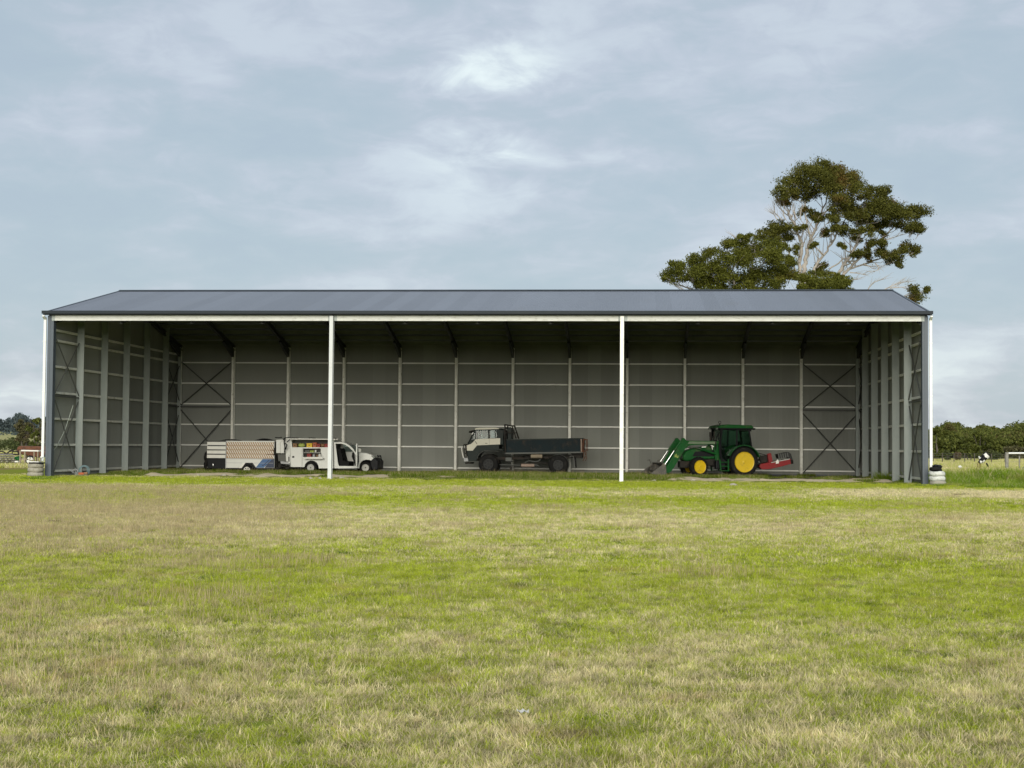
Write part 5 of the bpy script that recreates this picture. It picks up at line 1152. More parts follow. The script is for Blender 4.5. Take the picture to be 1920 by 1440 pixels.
tall_limbs = [([(1000, 830), (1010, 700), (1022, 610), (980, 500), (940, 430), (925, 370), (915, 300)], .27, .05),
    ([(1032, 810), (1050, 700), (1075, 600), (1110, 520), (1150, 430), (1190, 330), (1225, 220)], .30, .06),
    ([(1075, 600), (1045, 500), (1035, 400), (1050, 260), (1060, 180)], .12, .04), ([(1150, 430), (1220, 370), (1290, 290), (1320, 200)], .11, .04),
    ([(1005, 590), (960, 470), (905, 400), (860, 350), (845, 300)], .09, .03), ([(1100, 780), (1160, 700), (1230, 600), (1300, 480), (1345, 380)], .20, .05),
    ([(1260, 830), (1310, 740), (1370, 640), (1410, 540), (1418, 430), (1440, 340)], .25, .06), ([(1290, 830), (1380, 740), (1470, 650), (1560, 580), (1640, 500), (1710, 450)], .20, .04),
    ([(1410, 540), (1500, 480), (1570, 390), (1620, 330)], .11, .03), ([(1330, 790), (1470, 745), (1560, 710), (1640, 670), (1720, 640)], .11, .03),
    ([(1160, 700), (1090, 640), (1060, 560)], .08, .03), ([(1230, 600), (1180, 520), (1175, 450)], .08, .03), ([(980, 800), (930, 660), (890, 560), (885, 500)], .10, .03), ([(1200, 790), (1290, 720), (1400, 700), (1470, 640)], .09, .03)]
tall_puffs = [(1060, 150, 80), (1130, 130, 75), (1210, 140, 85), (1290, 170, 75), (1340, 140, 50), (940, 210, 75), (880, 280, 50), (1000, 230, 80), (1110, 210, 90), (1220, 220, 90), (1330, 230, 80), (1380, 300, 55), (1300, 320, 65), (1200, 290, 60), (950, 290, 55), (890, 330, 40), (1080, 290, 50),
    (1545, 285, 50), (1480, 300, 55), (1600, 340, 70), (1650, 400, 75), (1510, 380, 75), (1440, 350, 50), (1570, 430, 65), (1700, 450, 65), (1780, 420, 60), (1770, 500, 55), (1740, 530, 40), (1790, 550, 28), (1400, 400, 55), (1330, 400, 45), (1440, 450, 45), (1250, 430, 50), (1350, 480, 50), (1270, 500, 42), (1180, 480, 36), (1150, 560, 34), (1500, 500, 38), (1300, 570, 42), (1100, 470, 30), (1240, 540, 32),
    (800, 510, 50), (750, 560, 40), (860, 500, 42), (940, 510, 50), (900, 560, 46), (1000, 530, 28), (840, 580, 40), (1690, 660, 34), (1750, 640, 45), (1790, 660, 30), (1640, 720, 48), (1665, 770, 26), (1590, 710, 40), (1500, 650, 42), (1545, 690, 40), (1440, 640, 34), (1400, 700, 36), (1345, 720, 26), (1150, 740, 36), (1270, 640, 26), (1460, 710, 30), (1080, 640, 24), (960, 660, 30), (1170, 800, 40), (1375, 600, 30),
    (1600, 480, 40), (1560, 560, 30), (1660, 500, 34), (1120, 400, 44), (1040, 400, 34), (1420, 560, 40), (1230, 350, 60), (1380, 440, 50), (1480, 460, 44), (1740, 950, 45), (1780, 985, 48), (1720, 1010, 36), (1810, 950, 26)]
gum_tree('gum_tree', 'tall gum tree with pale forked trunks and flat-topped crown behind the shed roof', (1548, 590), tall_limbs, tall_puffs, 'bark_pale', 'gum_leaf', 112.0,
    extra_twigs=[[(1310, 880), (1350, 872), (1392, 858)], [(1450, 940), (1490, 885), (1565, 865)], [(1550, 940), (1620, 905), (1680, 885), (1728, 880)], [(1600, 925), (1680, 915), (1740, 950)], [(880, 470), (830, 420), (815, 350)], [(840, 470), (820, 440), (800, 430)], [(900, 470), (870, 400), (850, 345)], [(950, 450), (900, 400), (885, 345)], [(1500, 760), (1520, 800), (1440, 835)], [(1420, 760), (1480, 790), (1530, 800)], [(1330, 820), (1400, 830), (1440, 832)], [(1560, 600), (1620, 590), (1680, 560)], [(970, 470), (950, 400), (960, 350)], [(1000, 470), (1000, 410), (1020, 360)]])
low_limbs = [([(560, 1040), (420, 980), (300, 930), (200, 890), (150, 840)], .22, .04), ([(560, 1040), (470, 900), (380, 820), (300, 780)], .2, .04), ([(560, 1040), (560, 880), (520, 760), (480, 700)], .2, .04),
    ([(560, 1040), (660, 880), (680, 740), (700, 640)], .2, .04), ([(560, 1040), (760, 900), (850, 780), (880, 700)], .18, .03), ([(480, 990), (330, 960), (230, 960), (160, 890)], .09, .03), ([(760, 920), (900, 860), (960, 820)], .09, .03)]
low_puffs = [(135, 820, 46), (180, 785, 46), (120, 860, 34), (250, 760, 48), (300, 750, 55), (370, 730, 55), (430, 690, 52), (510, 660, 50), (590, 640, 55), (670, 620, 55), (750, 640, 60), (810, 650, 45), (200, 850, 50), (280, 840, 60), (360, 810, 70), (450, 790, 80), (550, 750, 85), (650, 730, 85), (750, 730, 80), (840, 720, 50), (610, 840, 85), (720, 840, 90), (820, 820, 80), (895, 840, 60), (905, 770, 42), (945, 830, 36), (500, 870, 60), (400, 880, 60), (330, 900, 42), (440, 930, 50), (540, 930, 50), (640, 930, 50), (740, 930, 55), (850, 910, 50), (600, 590, 26), (640, 600, 26), (880, 640, 26), (870, 680, 34), (920, 720, 24), (370, 950, 40), (470, 970, 40), (690, 980, 50), (800, 980, 50), (300, 820, 40)]
gum_tree('gum_tree', 'lower spreading gum tree left of the tall pale-trunked one', (1385, 600), low_limbs, low_puffs, 'bark_pale', 'gum_leaf_green', 107.0, extra_twigs=[[(300, 960), (250, 920), (170, 900)], [(250, 960), (200, 930), (150, 905)], [(600, 620), (570, 590), (540, 570)]])
bush_limbs = [([(1150, 1040), (1100, 940), (1060, 870)], .12, .03), ([(1150, 1040), (1180, 900), (1160, 830)], .12, .03), ([(1150, 1040), (1240, 930), (1270, 860)], .12, .03)]
bush_puffs = [(1040, 880, 50), (1090, 840, 46), (1120, 880, 55), (1060, 930, 55), (1010, 930, 40), (1150, 930, 60), (1180, 860, 45), (1230, 880, 50), (1280, 900, 40), (1240, 930, 60), (1300, 940, 34), (1100, 970, 50), (1200, 980, 50), (1020, 980, 40), (1270, 980, 40), (1255, 845, 30)]
gum_tree('young_gum_tree', 'small dense green gum between the two big gum trees, just above the ridge', (1548, 600), bush_limbs, bush_puffs, 'bark_dark', 'gum_leaf_green', 103.0)

# ---- generic background tree -------------------------------------------------------
def bg_tree(name, label, px, ybase, ytop, Y, wpx, leaf, group=None, n=2600, size=.32, stems=1, open_=False, cat='tree', seed=0, low=.25):
    random.seed(seed + 11)
    sc = FPX / Y; x_, z0 = at(px, ybase, Y); z0 = terrain(x_, Y); h_ = at(px, ytop, Y)[1] - z0; w = wpx / sc / 2
    root = empty(name, (x_, Y, z0), label=label, cat=cat, group=group)
    m_ = MB()
    for s_ in range(stems):
        a = random.uniform(-.25, .25) if stems == 1 else -.5 + s_ / max(1, stems - 1); tx = a * w * .7
        m_.tube(curve([Vector((tx * .2, 0, -.2)), Vector((tx * .6, random.uniform(-.3, .3), h_ * .35)), Vector((tx * 1.3, random.uniform(-.5, .5), h_ * .8))], 3, .1), .05 * h_ / stems ** .5, 7, r1=.02)
    m_.build('trunk', 'bark_dark', root)
    C_ = []; np_ = 15 if not open_ else 34
    for k in range(np_):
        a = random.uniform(-1, 1); v = random.uniform(low, .98); lim = math.sqrt(max(.08, 1 - (abs(v - .55) / .52) ** 2.2)); rr = (w * .36 if not open_ else w * .26) * random.uniform(.7, 1.2)
        C_.append(puff((a * w * .8 * lim, random.uniform(-.6, .6) * w * .8, v * h_ * .95 - rr * .2), rr, n // np_, squash=.8))
    o_ = leaves_obj('crown', np.concatenate(C_), size, leaf, root, aspect=.55); o_['kind'] = 'stuff'
    if open_:
        tw = MB()
        for k in range(26):
            a = random.uniform(-1, 1); b = random.uniform(-.6, .6); tw.tube([Vector((a * w * .2, 0, h_ * .3)), Vector((a * w * .6, b * w * .5, h_ * .6)), Vector((a * w * .95, b * w, h_ * random.uniform(.6, .98)))], [.06, .04, .015], 4)
        o_ = tw.build('branches', 'bark_dark', root); o_['kind'] = 'stuff'
    return root
# right-hand belt of bush: front trees one by one, the mass behind them as one wood
front = [(1757, 862, 800, 236, 40, 'wood_leaf', 'dark bushy tree of the belt right beside the shed wall'), (1783, 862, 795, 262, 44, 'wood_leaf', 'tall dark tree just left of the pale green shrub'),
    (1777, 862, 843, 205, 18, 'bush_leaf', 'pale green narrow shrub in front of the dark belt'), (1796, 861, 846, 208, 11, 'brown_leaf', 'thin greyish sapling beside the pale green shrub'),
    (1817, 864, 829, 212, 44, 'wood_leaf', 'rounded green tree with a clear stem, in front of the belt'), (1838, 861, 806, 250, 50, 'wood_leaf', 'dark broad tree behind the round green one'),
    (1858, 862, 843, 215, 34, 'bush_leaf', 'low spreading green bush behind the spotted drum'), (1872, 862, 818, 245, 50, 'wood_leaf', 'broad tree with bare grey lower branches behind the rail'),
    (1903, 862, 838, 235, 48, 'brown_leaf', 'brownish-green tree behind the white rail'), (1935, 862, 816, 240, 60, 'wood_leaf', 'dark tree at the right edge of the picture')]
for k, (px, yb, yt, Y, w, lf, lb) in enumerate(front):
    bg_tree('bush_tree', lb, px, yb, yt, Y, w, lf, group='trees of the bush belt on the right', n=4200 if w > 30 else 1100, size=.40 if w > 30 else .26, seed=k * 7, low=.12 if k not in (4, 7) else .36, stems=1 + (k % 3))
C_ = []
for k in range(620):
    u = rng.random(); Y = 250 + 170 * rng.random(); px = 1735 + 470 * u
    X_ = at(px, 840, Y)[0]; top_px = 789 - 5 * math.sin((px - 1735) / 26.) + 4 * math.sin(px / 11.) + (0 if px > 1800 else 7 * (1 - (px - 1735) / 65.)) + 2.5
    back_ = (Y - 250) / 170; topz = at(px, top_px + (1 - back_) * 34 * rng.uniform(.4, 1.0) + rng.uniform(0, 6), Y)[1]
    rr = rng.uniform(1.3, 2.5); C_.append(puff((X_, Y, max(1.5, topz - rr * .9)), rr, 330, squash=.9))
    C_.append(puff((X_, Y + 2, max(1.5, (topz - rr) * .5)), rr * 1.3, 90, squash=1.0))
wood = leaves_obj('woodland', np.concatenate(C_), .5, 'wood_leaf', aspect=.6); wood['kind'] = 'stuff'; wood['label'] = 'dark green wooded rise behind the right-hand paddock'
# left: far dark hill wood, mid trees and scrub
C_ = []
for k in range(520):
    px = rng.uniform(-160, 105); Y = rng.uniform(620, 760); X_ = at(px, 800, Y)[0]
    top_px = 781 + 6 * math.sin(px / 9.) + 3.5 * math.sin(px / 3.7) + (4 if px < 8 else 0) - (5 if 20 < px < 42 else 0)
    z1 = at(px, top_px + rng.uniform(0, 22), Y)[1]; rr = rng.uniform(2.0, 4.2)
    C_.append(puff((X_, Y, z1 - rr), rr, 200, squash=.9))
for k in range(240):
    px = rng.uniform(-160, 105); Y = rng.uniform(560, 640); X_ = at(px, 812, Y)[0]; z1 = at(px, 806 + rng.uniform(0, 8), Y)[1]; rr = rng.uniform(1.8, 3.2); C_.append(puff((X_, Y, z1 - rr), rr, 90, squash=.8))
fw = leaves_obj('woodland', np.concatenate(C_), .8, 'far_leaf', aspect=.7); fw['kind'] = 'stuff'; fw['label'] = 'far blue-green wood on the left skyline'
C_ = []
for k in range(120):
    px = rng.uniform(-150, 75); Y = rng.uniform(250, 330); X_ = at(px, 828, Y)[0]; z_ = terrain(X_, Y); rr = rng.uniform(.7, 1.5)
    C_.append(puff((X_, Y, z_ + rr * .6 + rng.uniform(0, .5)), rr, 110, squash=.7))
sc_ = leaves_obj('scrub', np.concatenate(C_), .45, 'bush_leaf', aspect=.6); sc_['kind'] = 'stuff'; sc_['label'] = 'grey-green scrub in the left paddock'
bg_tree('open_tree', 'open brownish tree with forked stem left of the shed', 45, 840, 782, 210, 40, 'brown_leaf', n=4200, size=.34, stems=2, open_=True, seed=3, low=.30)
bg_tree('dark_tree', 'dark green tree half hidden by the left corner of the shed', 68, 840, 779, 205, 34, 'wood_leaf', n=4200, size=.34, stems=2, seed=5, low=.2)
bg_tree('open_tree', 'thin tree beyond the left edge of the shed, nearest its downpipe', 82, 840, 786, 200, 26, 'brown_leaf', n=2600, size=.32, stems=2, open_=True, seed=9)

# ------------------------------------------------------------------ things around the shed
def tyre(x, y, z, Rr, w, m, label, group, tilt=0, name='tyre'):
    m_ = MB(); rim = Rr * .55
    m_.lathe([(rim, -w * .36), (rim + .03, -w * .5), (Rr - .05, -w * .5), (Rr - .01, -w * .3), (Rr, 0), (Rr - .01, w * .3), (Rr - .05, w * .5), (rim + .03, w * .5), (rim, w * .36)], seg=36, axis='z', close=True)
    for k in range(36):
        a = 2 * math.pi * k / 36; ca, sa = math.cos(a), math.sin(a)
        m_.box(-.012, .012, -.02, .004, -w * .42, w * .42) if False else None
    for v in m_.bm.verts:
        an = math.atan2(v.co.y, v.co.x); k = 1 + .012 * math.sin(an * 9) + .012 * math.sin(an * 5 + 1); v.co.x *= k; v.co.y *= k; v.co.z += .012 * math.sin(an * 3 + x)
    o = m_.build(name, m, None, loc=(x, y, z), rot=(tilt, 0, random.random() * 3), smooth='all'); tag(o, label, 'tyre', group); return o
xr, _ = at(1757, 905, 70.4)
tyre(xr + .02, 70.3, .10, .37, .20, 'tyre_dusty', 'dusty tyre half sunk in the grass at the bottom of the right stack', 'tyres stacked at the right front corner')
tyre(xr - .01, 70.32, .31, .365, .21, 'tyre_white', 'lower white painted tyre of the stack at the right corner', 'tyres stacked at the right front corner')
tyre(xr - .02, 70.30, .525, .36, .21, 'tyre_white', 'upper white painted tyre of the stack at the right corner', 'tyres stacked at the right front corner')
tyre(xr - .08, 70.30, .71, .28, .16, 'rubber', 'small worn black tyre tilted on top of the right stack', 'tyres stacked at the right front corner', tilt=R(10))
m_ = MB(); m_.blob((0, 0, .07), (.22, .2, .09), 3, .18); o = m_.build('bag', 'black_plastic', None, loc=(xr - .02, 70.28, .77)); tag(o, 'crumpled black plastic bag heaped on the right tyre stack', 'bag')
xl, _ = at(68, 885, 70.5)
for k, (rr, zz, lb) in enumerate(((.385, .11, 'bottom dusty tyre of the stack under the left downpipe'), (.38, .32, 'middle dusty tyre of the stack under the left downpipe'), (.37, .52, 'top dusty tyre of the stack under the left downpipe'))):
    tyre(xl + .01 * k, 70.4, zz, rr, .21, 'tyre_dusty', lb, 'tyres stacked under the left downpipe')
m_ = MB(); m_.lathe([(.001, 0), (.34, -.005), (.36, -.035), (.37, -.03), (.35, .02), (.001, .03)], axis='z', seg=24); o = m_.build('lid', 'black_plastic', None, loc=(xl + .06, 70.4, .655)); tag(o, 'black lid on the left tyre stack, under a pale board', 'lid')
m_ = MB().box(-.36, .20, -.18, .18, 0, .03); o = m_.build('board', 'white_bright', None, loc=(xl, 70.38, .69), rot=(0, R(2), .1)); tag(o, 'pale board lying on top of the left tyre stack', 'board')
# hose from the downpipe tap to the brace
def hosepts(L, Y): return [(at(px, py, Y + dy_)[0], Y + dy_, at(px, py, Y + dy_)[1]) for px, py, dy_ in L]
m_ = MB(); m_.tube(curve([Vector(p) for p in hosepts([(77, 856, 0), (80, 858, .1), (86, 857, .3), (96, 849, .8), (106, 838, 1.2), (114, 822, 1.6), (122, 805, 2.0), (130, 782, 2.2), (137, 760, 2.4)], 70.6)], 4, .01), .014, 6)
m_.tube(curve([Vector(p) for p in hosepts([(82, 858, .1), (81, 866, .1), (80, 876, .05)], 70.6)], 3, .01), .02, 6)
o = m_.build('hose', 'hose', None, smooth='all'); tag(o, 'pale hose looped up from the tap to the bracing on the left wall', 'hose')
tx, tz = at(77, 857, 70.6); tp = empty('tap', (tx, 70.62, 0), label='small pale tap with standpipe beside the left downpipe', cat='tap')
MB().tube([(0, 0, 0), (0, 0, tz)], .018, 6).build('standpipe', 'galv_side', tp); MB().tube([(-.04, 0, tz), (.06, 0, tz)], .03, 7).build('valve', 'pipe_white', tp)
# hose coil, orange box and clutter at the foot of the left wall
cx3, _ = at(152, 886, 73.2); z_ = 0
hc = MB()
for k in range(6): hc.lathe([(.16 + .02 * k, -.01), (.175 + .02 * k, 0), (.16 + .02 * k, .01)], c=(0, .03 * k, 0), seg=22, close=True)
o = hc.build('hose_coil', 'hose_blue', None, loc=(cx3 + .1, 73.3, .29), rot=(R(-14), 0, R(12))); tag(o, 'blue-grey hose coil leaning at the foot of the left wall', 'hose coil')
hc = MB(); hc.lathe([(.09, -.02), (.12, 0), (.09, .02)], seg=18, close=True); hc.tube([(-.1, 0, -.1), (-.3, .1, .1)], .02, 6); o = hc.build('cable_reel', 'grey_box', None, loc=(cx3 - .30, 73.25, .22), rot=(R(-5), 0, 0)); tag(o, 'small white cable reel left of the hose coil', 'reel')
pm = empty('pump', (cx3 + .12, 73.0, 0), label='small orange pump on the ground before the hose coil', cat='pump')
MB().box(-.15, .12, -.1, .1, .06, .17).build('body', 'orange_box', pm, bevel=.02); MB().tube([(.12, 0, .13), (.28, 0, .13)], .06, 10).build('motor', 'brown_box', pm); MB().box(-.2, .3, -.12, .12, .0, .06).build('base', 'grey_wood', pm)

# left yard: rusty tank, trestle, machinery pile, spotted float
YL = 104.0
rt, P = frame('rusty_tank', 52, 872, YL, label='rust-red steel tank with rounded end, beyond the left corner of the shed', cat='tank')
A = zoomer(P, 0, 740, 7.2)
m_ = MB(); m_.prism([A(212, 760), A(235, 700), A(262, 692), A(640, 700), A(640, 800), A(520, 850), A(240, 800)], .0, 1.5); m_.build('tank_body', 'rust', rt, bevel=.08, smooth=True)
m_ = MB()
for u in (262, 400, 540, 630): a_, b_ = A(u, 800), A(u + 6, 925); m_.box(a_[0] - .05, a_[0] + .05, .1, .2, b_[1], a_[1]); m_.box(a_[0] - .05, a_[0] + .05, 1.3, 1.4, b_[1], a_[1])
m_.build('tank_leg', 'old_wood', rt); m_ = MB(); a_, b_ = A(240, 740), A(640, 752); m_.prism([a_, b_, (b_[0], b_[1] - .04), (a_[0], a_[1] - .04)], -.02, 0); m_.build('tank_band', 'dark_iron', rt)
x_, z_ = A(412, 885)
wh, _ = at(57, 863, 102.5); zz = at(57, 863, 102.5)[1]
m_ = MB(); m_.lathe([(.30, -.08), (.33, 0), (.30, .08), (.2, .09), (.2, -.09)], seg=20, close=True); o = m_.build('tyre', 'rubber', None, loc=(wh, 102.5, max(.33, zz))); tag(o, 'old wheel with broken white disc leaning before the rusty tank', 'wheel')
m_ = MB()
for k, (a0, a1) in enumerate(((10, 75), (100, 150), (170, 250), (265, 330))): m_.prism([(.03 * math.cos(R(a0)), .03 * math.sin(R(a0)))] + [(.235 * math.cos(R(a0 + (a1 - a0) * j / 4)), .235 * math.sin(R(a0 + (a1 - a0) * j / 4))) for j in range(5)], -.10, -.07)
m_.build('disc', 'white_bright', o)
ts, P = frame('trestle', 56, 872, 100.5, label='weathered timber trestle with a pale top board, in front of the rusty tank', cat='trestle'); A = zoomer(P, 0, 740, 7.2)
a_, b_ = A(285, 745), A(520, 765); MB().prism([a_, (b_[0], a_[1] - .02), (b_[0], a_[1] - .10), (a_[0], a_[1] - .09)], 0, .5).build('top_board', 'white_bright', ts)
for u, w_ in ((268, .09), (330, .10), (455, .07), (505, .07)):
    q = A(u, 770); MB().box(q[0] - w_ / 2, q[0] + w_ / 2, .05, .15, terrain(0, 0), q[1] + .1).build('leg', 'old_wood', ts)
q0, q1 = A(250, 860), A(350, 940); MB().box(q0[0], q1[0], .1, .2, q0[1] - .1, q0[1]).build('lower_rail', 'old_wood', ts)
pl, P = frame('harrow_pile', 14, 875, 101.5, label='heap of old dark harrow frames and scrap iron at the left edge', cat='scrap heap'); A = zoomer(P, 0, 740, 7.2)
m_ = MB()
random.seed(4)
for r_ in range(4):
    for c_ in range(9):
        q = A(-160 + 40 * c_ + 10 * (r_ % 2), 815 + 28 * r_); m_.box(q[0] - .05, q[0] + .05, random.uniform(0, .5), random.uniform(.6, 1.6), q[1] - .03, q[1] + .03)
for r_ in range(5):
    q, q2 = A(-200, 810 + 27 * r_), A(180 - 6 * r_, 806 + 27 * r_); m_.tube([(q[0], .2 * r_, q[1]), (q2[0], .25 * r_, q2[1])], .035, 5)
m_.build('harrow_frame', 'grey_wood', pl)
m_ = MB()
for L in ([(-60, 770), (0, 765), (60, 800), (100, 760), (130, 745)], [(130, 800), (135, 770), (215, 765), (215, 800)], [(140, 768), (210, 770), (220, 810)], [(-100, 800), (100, 800), (240, 810)], [(30, 820), (90, 770), (150, 750)]):
    m_.tube([(A(*p)[0], .4, A(*p)[1]) for p in L], .05, 6)
m_.build('bent_bar', 'dark_iron', pl); q, q2 = A(20, 930), A(190, 945); MB().box(q[0], q2[0], 0, .8, q2[1] - .05, q[1]).build('base_beam', 'dark_iron', pl)
q, q2 = A(180, 840), A(250, 880); m_ = MB(); m_.blob(((q[0] + q2[0]) / 2, .4, q[1] - .1), (.22, .3, .16), 2, .2); m_.build('sheet', 'tractor_green', pl); q, q2 = A(205, 895), A(250, 912); MB().box(q[0], q2[0], -.1, .4, q2[1], q[1]).build('pale_slab', 'white_bright', pl)

# right paddock: fence, white rail, spotted drum on legs, pipes
YFn = 178.0
fpost = [(1767, 862), (1788.5, 863), (1809, 864), (1827.5, 862), (1842, 862), (1858.5, 862), (1912, 860)]
fe = empty('wire_fence', (at(1840, 862, YFn)[0], YFn, 0), label='thin wire fence with dark posts in front of the bush belt', cat='fence'); fx = fe.location.x
p0 = None
for px, _y in fpost + [(1750, 862), (1884, 862), (1930, 862), (1952, 862), (1975, 862), (1998, 862), (2020, 862)]:
    x_ = at(px, 862, YFn)[0] - fx
    if p0 is None: p0 = MB().tube([(0, 0, 0), (0, 0, 1.15)], .055, 7).build('post', 'bark_dark', fe, loc=(x_, 0, 0))
    else: share(p0, (x_, random.uniform(-.1, .1), 0), scale=(1, 1, random.uniform(.88, 1.1)))
m_ = MB(); xa = at(1735, 862, YFn)[0] - fx; xb = at(2020, 862, YFn)[0] - fx
for z_ in (.3, .6, .85, 1.08): m_.tube([(xa, 0, z_), ((xa + xb) / 2, 0, z_ - .02), (xb, 0, z_)], .008, 4)
m_.build('wire', 'wire', fe)
YR = 120.0
rl, P = frame('stock_rail', 1900, 872, YR, label='white rail between thick weathered posts at the right edge', cat='rail'); A = zoomer(P, 1700, 800, 8.727)
q, q2 = A(1665, 428), A(2100, 426); MB().tube([(q[0], 0, q[1] - .03), (q2[0], 0, q2[1] - .03)], .065, 10).build('rail', 'pipe_white', rl)
q = A(1640, 420); MB().tube([(q[0], .02, 0), (q[0], .02, q[1])], .13, 10).build('post', 'grey_wood', rl); q = A(1845, 480); MB().tube([(q[0], .02, 0), (q[0], .02, q[1])], .055, 8).build('post', 'grey_wood', rl)
q = A(2080, 420); MB().tube([(q[0], .02, 0), (q[0], .02, q[1])], .13, 10).build('post', 'grey_wood', rl); q, q2 = A(1930, 650), A(1840, 740); MB().tube([(q[0], 0, q[1]), (q2[0], 0, max(0, q2[1]))], .03, 6).build('stay', 'wire', rl)
YD = 88.0
dr_, P = frame('drum_on_legs', 1835, 884, YD, label='black and white spotted drum tilted on thin rusty legs in the right paddock', cat='yard ornament'); A = zoomer(P, 1700, 800, 8.727)
c0, c1 = A(1210, 560), A(1335, 445); c0 = Vector((c0[0], 0, c0[1])); c1 = Vector((c1[0], 0, c1[1])); d_ = (c1 - c0); L = d_.length; ang = math.atan2(d_.z, d_.x)
m_ = MB(); m_.tube([c0 - d_ * .02, c0 + d_ * .1, c0 + d_ * .5, c0 + d_ * .52, c1], [.13, .165, .17, .19, .19], 18); m_.build('drum', 'black_plastic', dr_, smooth=True)
def band(u0, u1, a0, a1, rr, nm, mt):
    ax = d_.normalized(); n1_ = Vector((0, -1, 0)); n2_ = ax.cross(n1_); m_ = MB(); V = []; F = []
    for i in range(9):
        a = R(a0 + (a1 - a0) * i / 8); w_ = .04 * math.sin(i * 1.3)
        for u in (u0 + w_, u1 + w_ * .5): V.append(c0 + d_ * u + (n1_ * math.cos(a) + n2_ * math.sin(a)) * rr)
    F = [(2 * i, 2 * i + 2, 2 * i + 3, 2 * i + 1) for i in range(8)]; m_.quadmesh(V, F); o = m_.build(nm, mt, dr_); s_ = o.modifiers.new('t', 'SOLIDIFY'); s_.thickness = .008
band(.56, .86, -55, 60, .196, 'white_patch', 'white_bright'); band(.0, .3, 20, 110, .172, 'white_patch', 'white_bright'); band(.02, .22, -120, -50, .172, 'white_patch', 'white_bright')
q = A(1205, 575); m_ = MB(); m_.blob((q[0], 0, q[1]), (.12, .14, .10), 2, 0); m_.build('head', 'black_plastic', dr_, smooth='all'); m_ = MB(); m_.blob((q[0] + .01, -.10, q[1] + .0), (.07, .06, .09), 2, 0); m_.blob((A(1180, 500)[0], -.08, A(1180, 500)[1]), (.04, .04, .07), 2, 0); m_.build('face_patch', 'white_bright', dr_)
for L in ([(1170, 590), (1150, 660), (1118, 735)], [(1185, 600), (1190, 650), (1180, 720)], [(1215, 600), (1210, 660), (1210, 730)]):
    MB().tube([(A(*p)[0], random.uniform(-.1, .1), max(0, A(*p)[1])) for p in L], .016, 5).build('leg', 'rust', dr_)
q, q2 = A(1305, 595), A(1335, 650); MB().tube([(q[0], 0, q[1]), (q2[0], 0, q2[1])], .045, 7).build('hanging_flap', 'dark_iron', dr_)
MB().tube([(A(1335, 650)[0], 0, A(1335, 650)[1]), (A(1330, 735)[0], 0, 0)], .014, 5).build('leg', 'rust', dr_)
for (u0, v0, u1, v1, Y, lb) in ((1250, 948, 1465, 945, 76, 'long white pipe lying in the right-hand grass'), (850, 935, 965, 930, 78, 'short pale pipe lying left of the long white one'), (1060, 918, 1180, 905, 80, 'pale stick lying in grass beyond the white pipe')):
    a_ = at(1700 + u0 / 8.727, 800 + v0 / 8.727, Y); b_ = at(1700 + u1 / 8.727, 800 + v1 / 8.727, Y); o = MB().tube([(a_[0], Y, .30), (b_[0], Y - .3, .34)], .035, 7).build('pipe', 'pipe_white', None); tag(o, lb, 'pipe')
x_, _ = at(1789, 872.5, 110); m_ = MB(); m_.blob((0, 0, .15), (.13, .1, .1), 2, .1); o = m_.build('stone', 'white_bright', None, loc=(x_, 108, .25)); tag(o, 'small white stone in the right paddock left of the spotted drum', 'stone')
# scrap of pale litter in the foreground
lx, ly = 0, 0
rr_ = ray(980, 1347); t__ = -EYE / rr_.z; m_ = MB(); V = []; F = []
for i in range(7):
    for j in range(4): V.append((i * .012 - .036, j * .007 - .01, .03 + .008 * math.sin(i * 1.9 + j) + (.01 if j == 2 else 0)))
F = [(i * 4 + j, i * 4 + j + 1, (i + 1) * 4 + j + 1, (i + 1) * 4 + j) for i in range(6) for j in range(3)]
m_.quadmesh(V, F); o = m_.build('litter', 'grey_box', None, loc=(rr_.x * t__, rr_.y * t__, .012)); tag(o, 'tiny crumpled white scrap lying in the foreground grass', 'litter')
o.modifiers.new('t', 'SOLIDIFY').thickness = .001
# rubble and stones along the sand strip
random.seed(21)
STL = ['pale stone left of the trailer, at the shed front', 'pale stone below the black locker of the trailer', 'pale stone below the blue stripe of the trailer', 'pale stone just left of the foot of the smooth front post', 'small pale stone nearest the smooth front post on its left', 'pale stone just right of the smooth front post', 'pale stone in front of the tractor bucket', 'pale stone in front of the gap between the tractor wheels', 'pale stone nearest the camera, below the rear tractor wheel', 'pale stone under the truck bull bar', 'small pale stone by the truck front wheel', 'pale stone in front of the tractor front wheel']
spots = [(372, 893), (420, 892), (500, 893.5), (583, 899), (600, 899), (641, 898), (1226, 903.5), (1340, 901), (1375, 911), (890, 887.5), (902, 887), (1300, 902)]
for k, (px, py) in enumerate(spots):
    r_ = ray(px, py); t_ = -EYE / r_.z; m_ = MB(); w_ = random.uniform(.07, .16); m_.blob((0, 0, .04), (w_, w_ * .7, .07), 2, .22)
    o = m_.build('stone', 'stone_pale', None, loc=(r_.x * t_, r_.y * t_, 0)); tag(o, STL[k], 'stone', 'pale stones along the shed front')

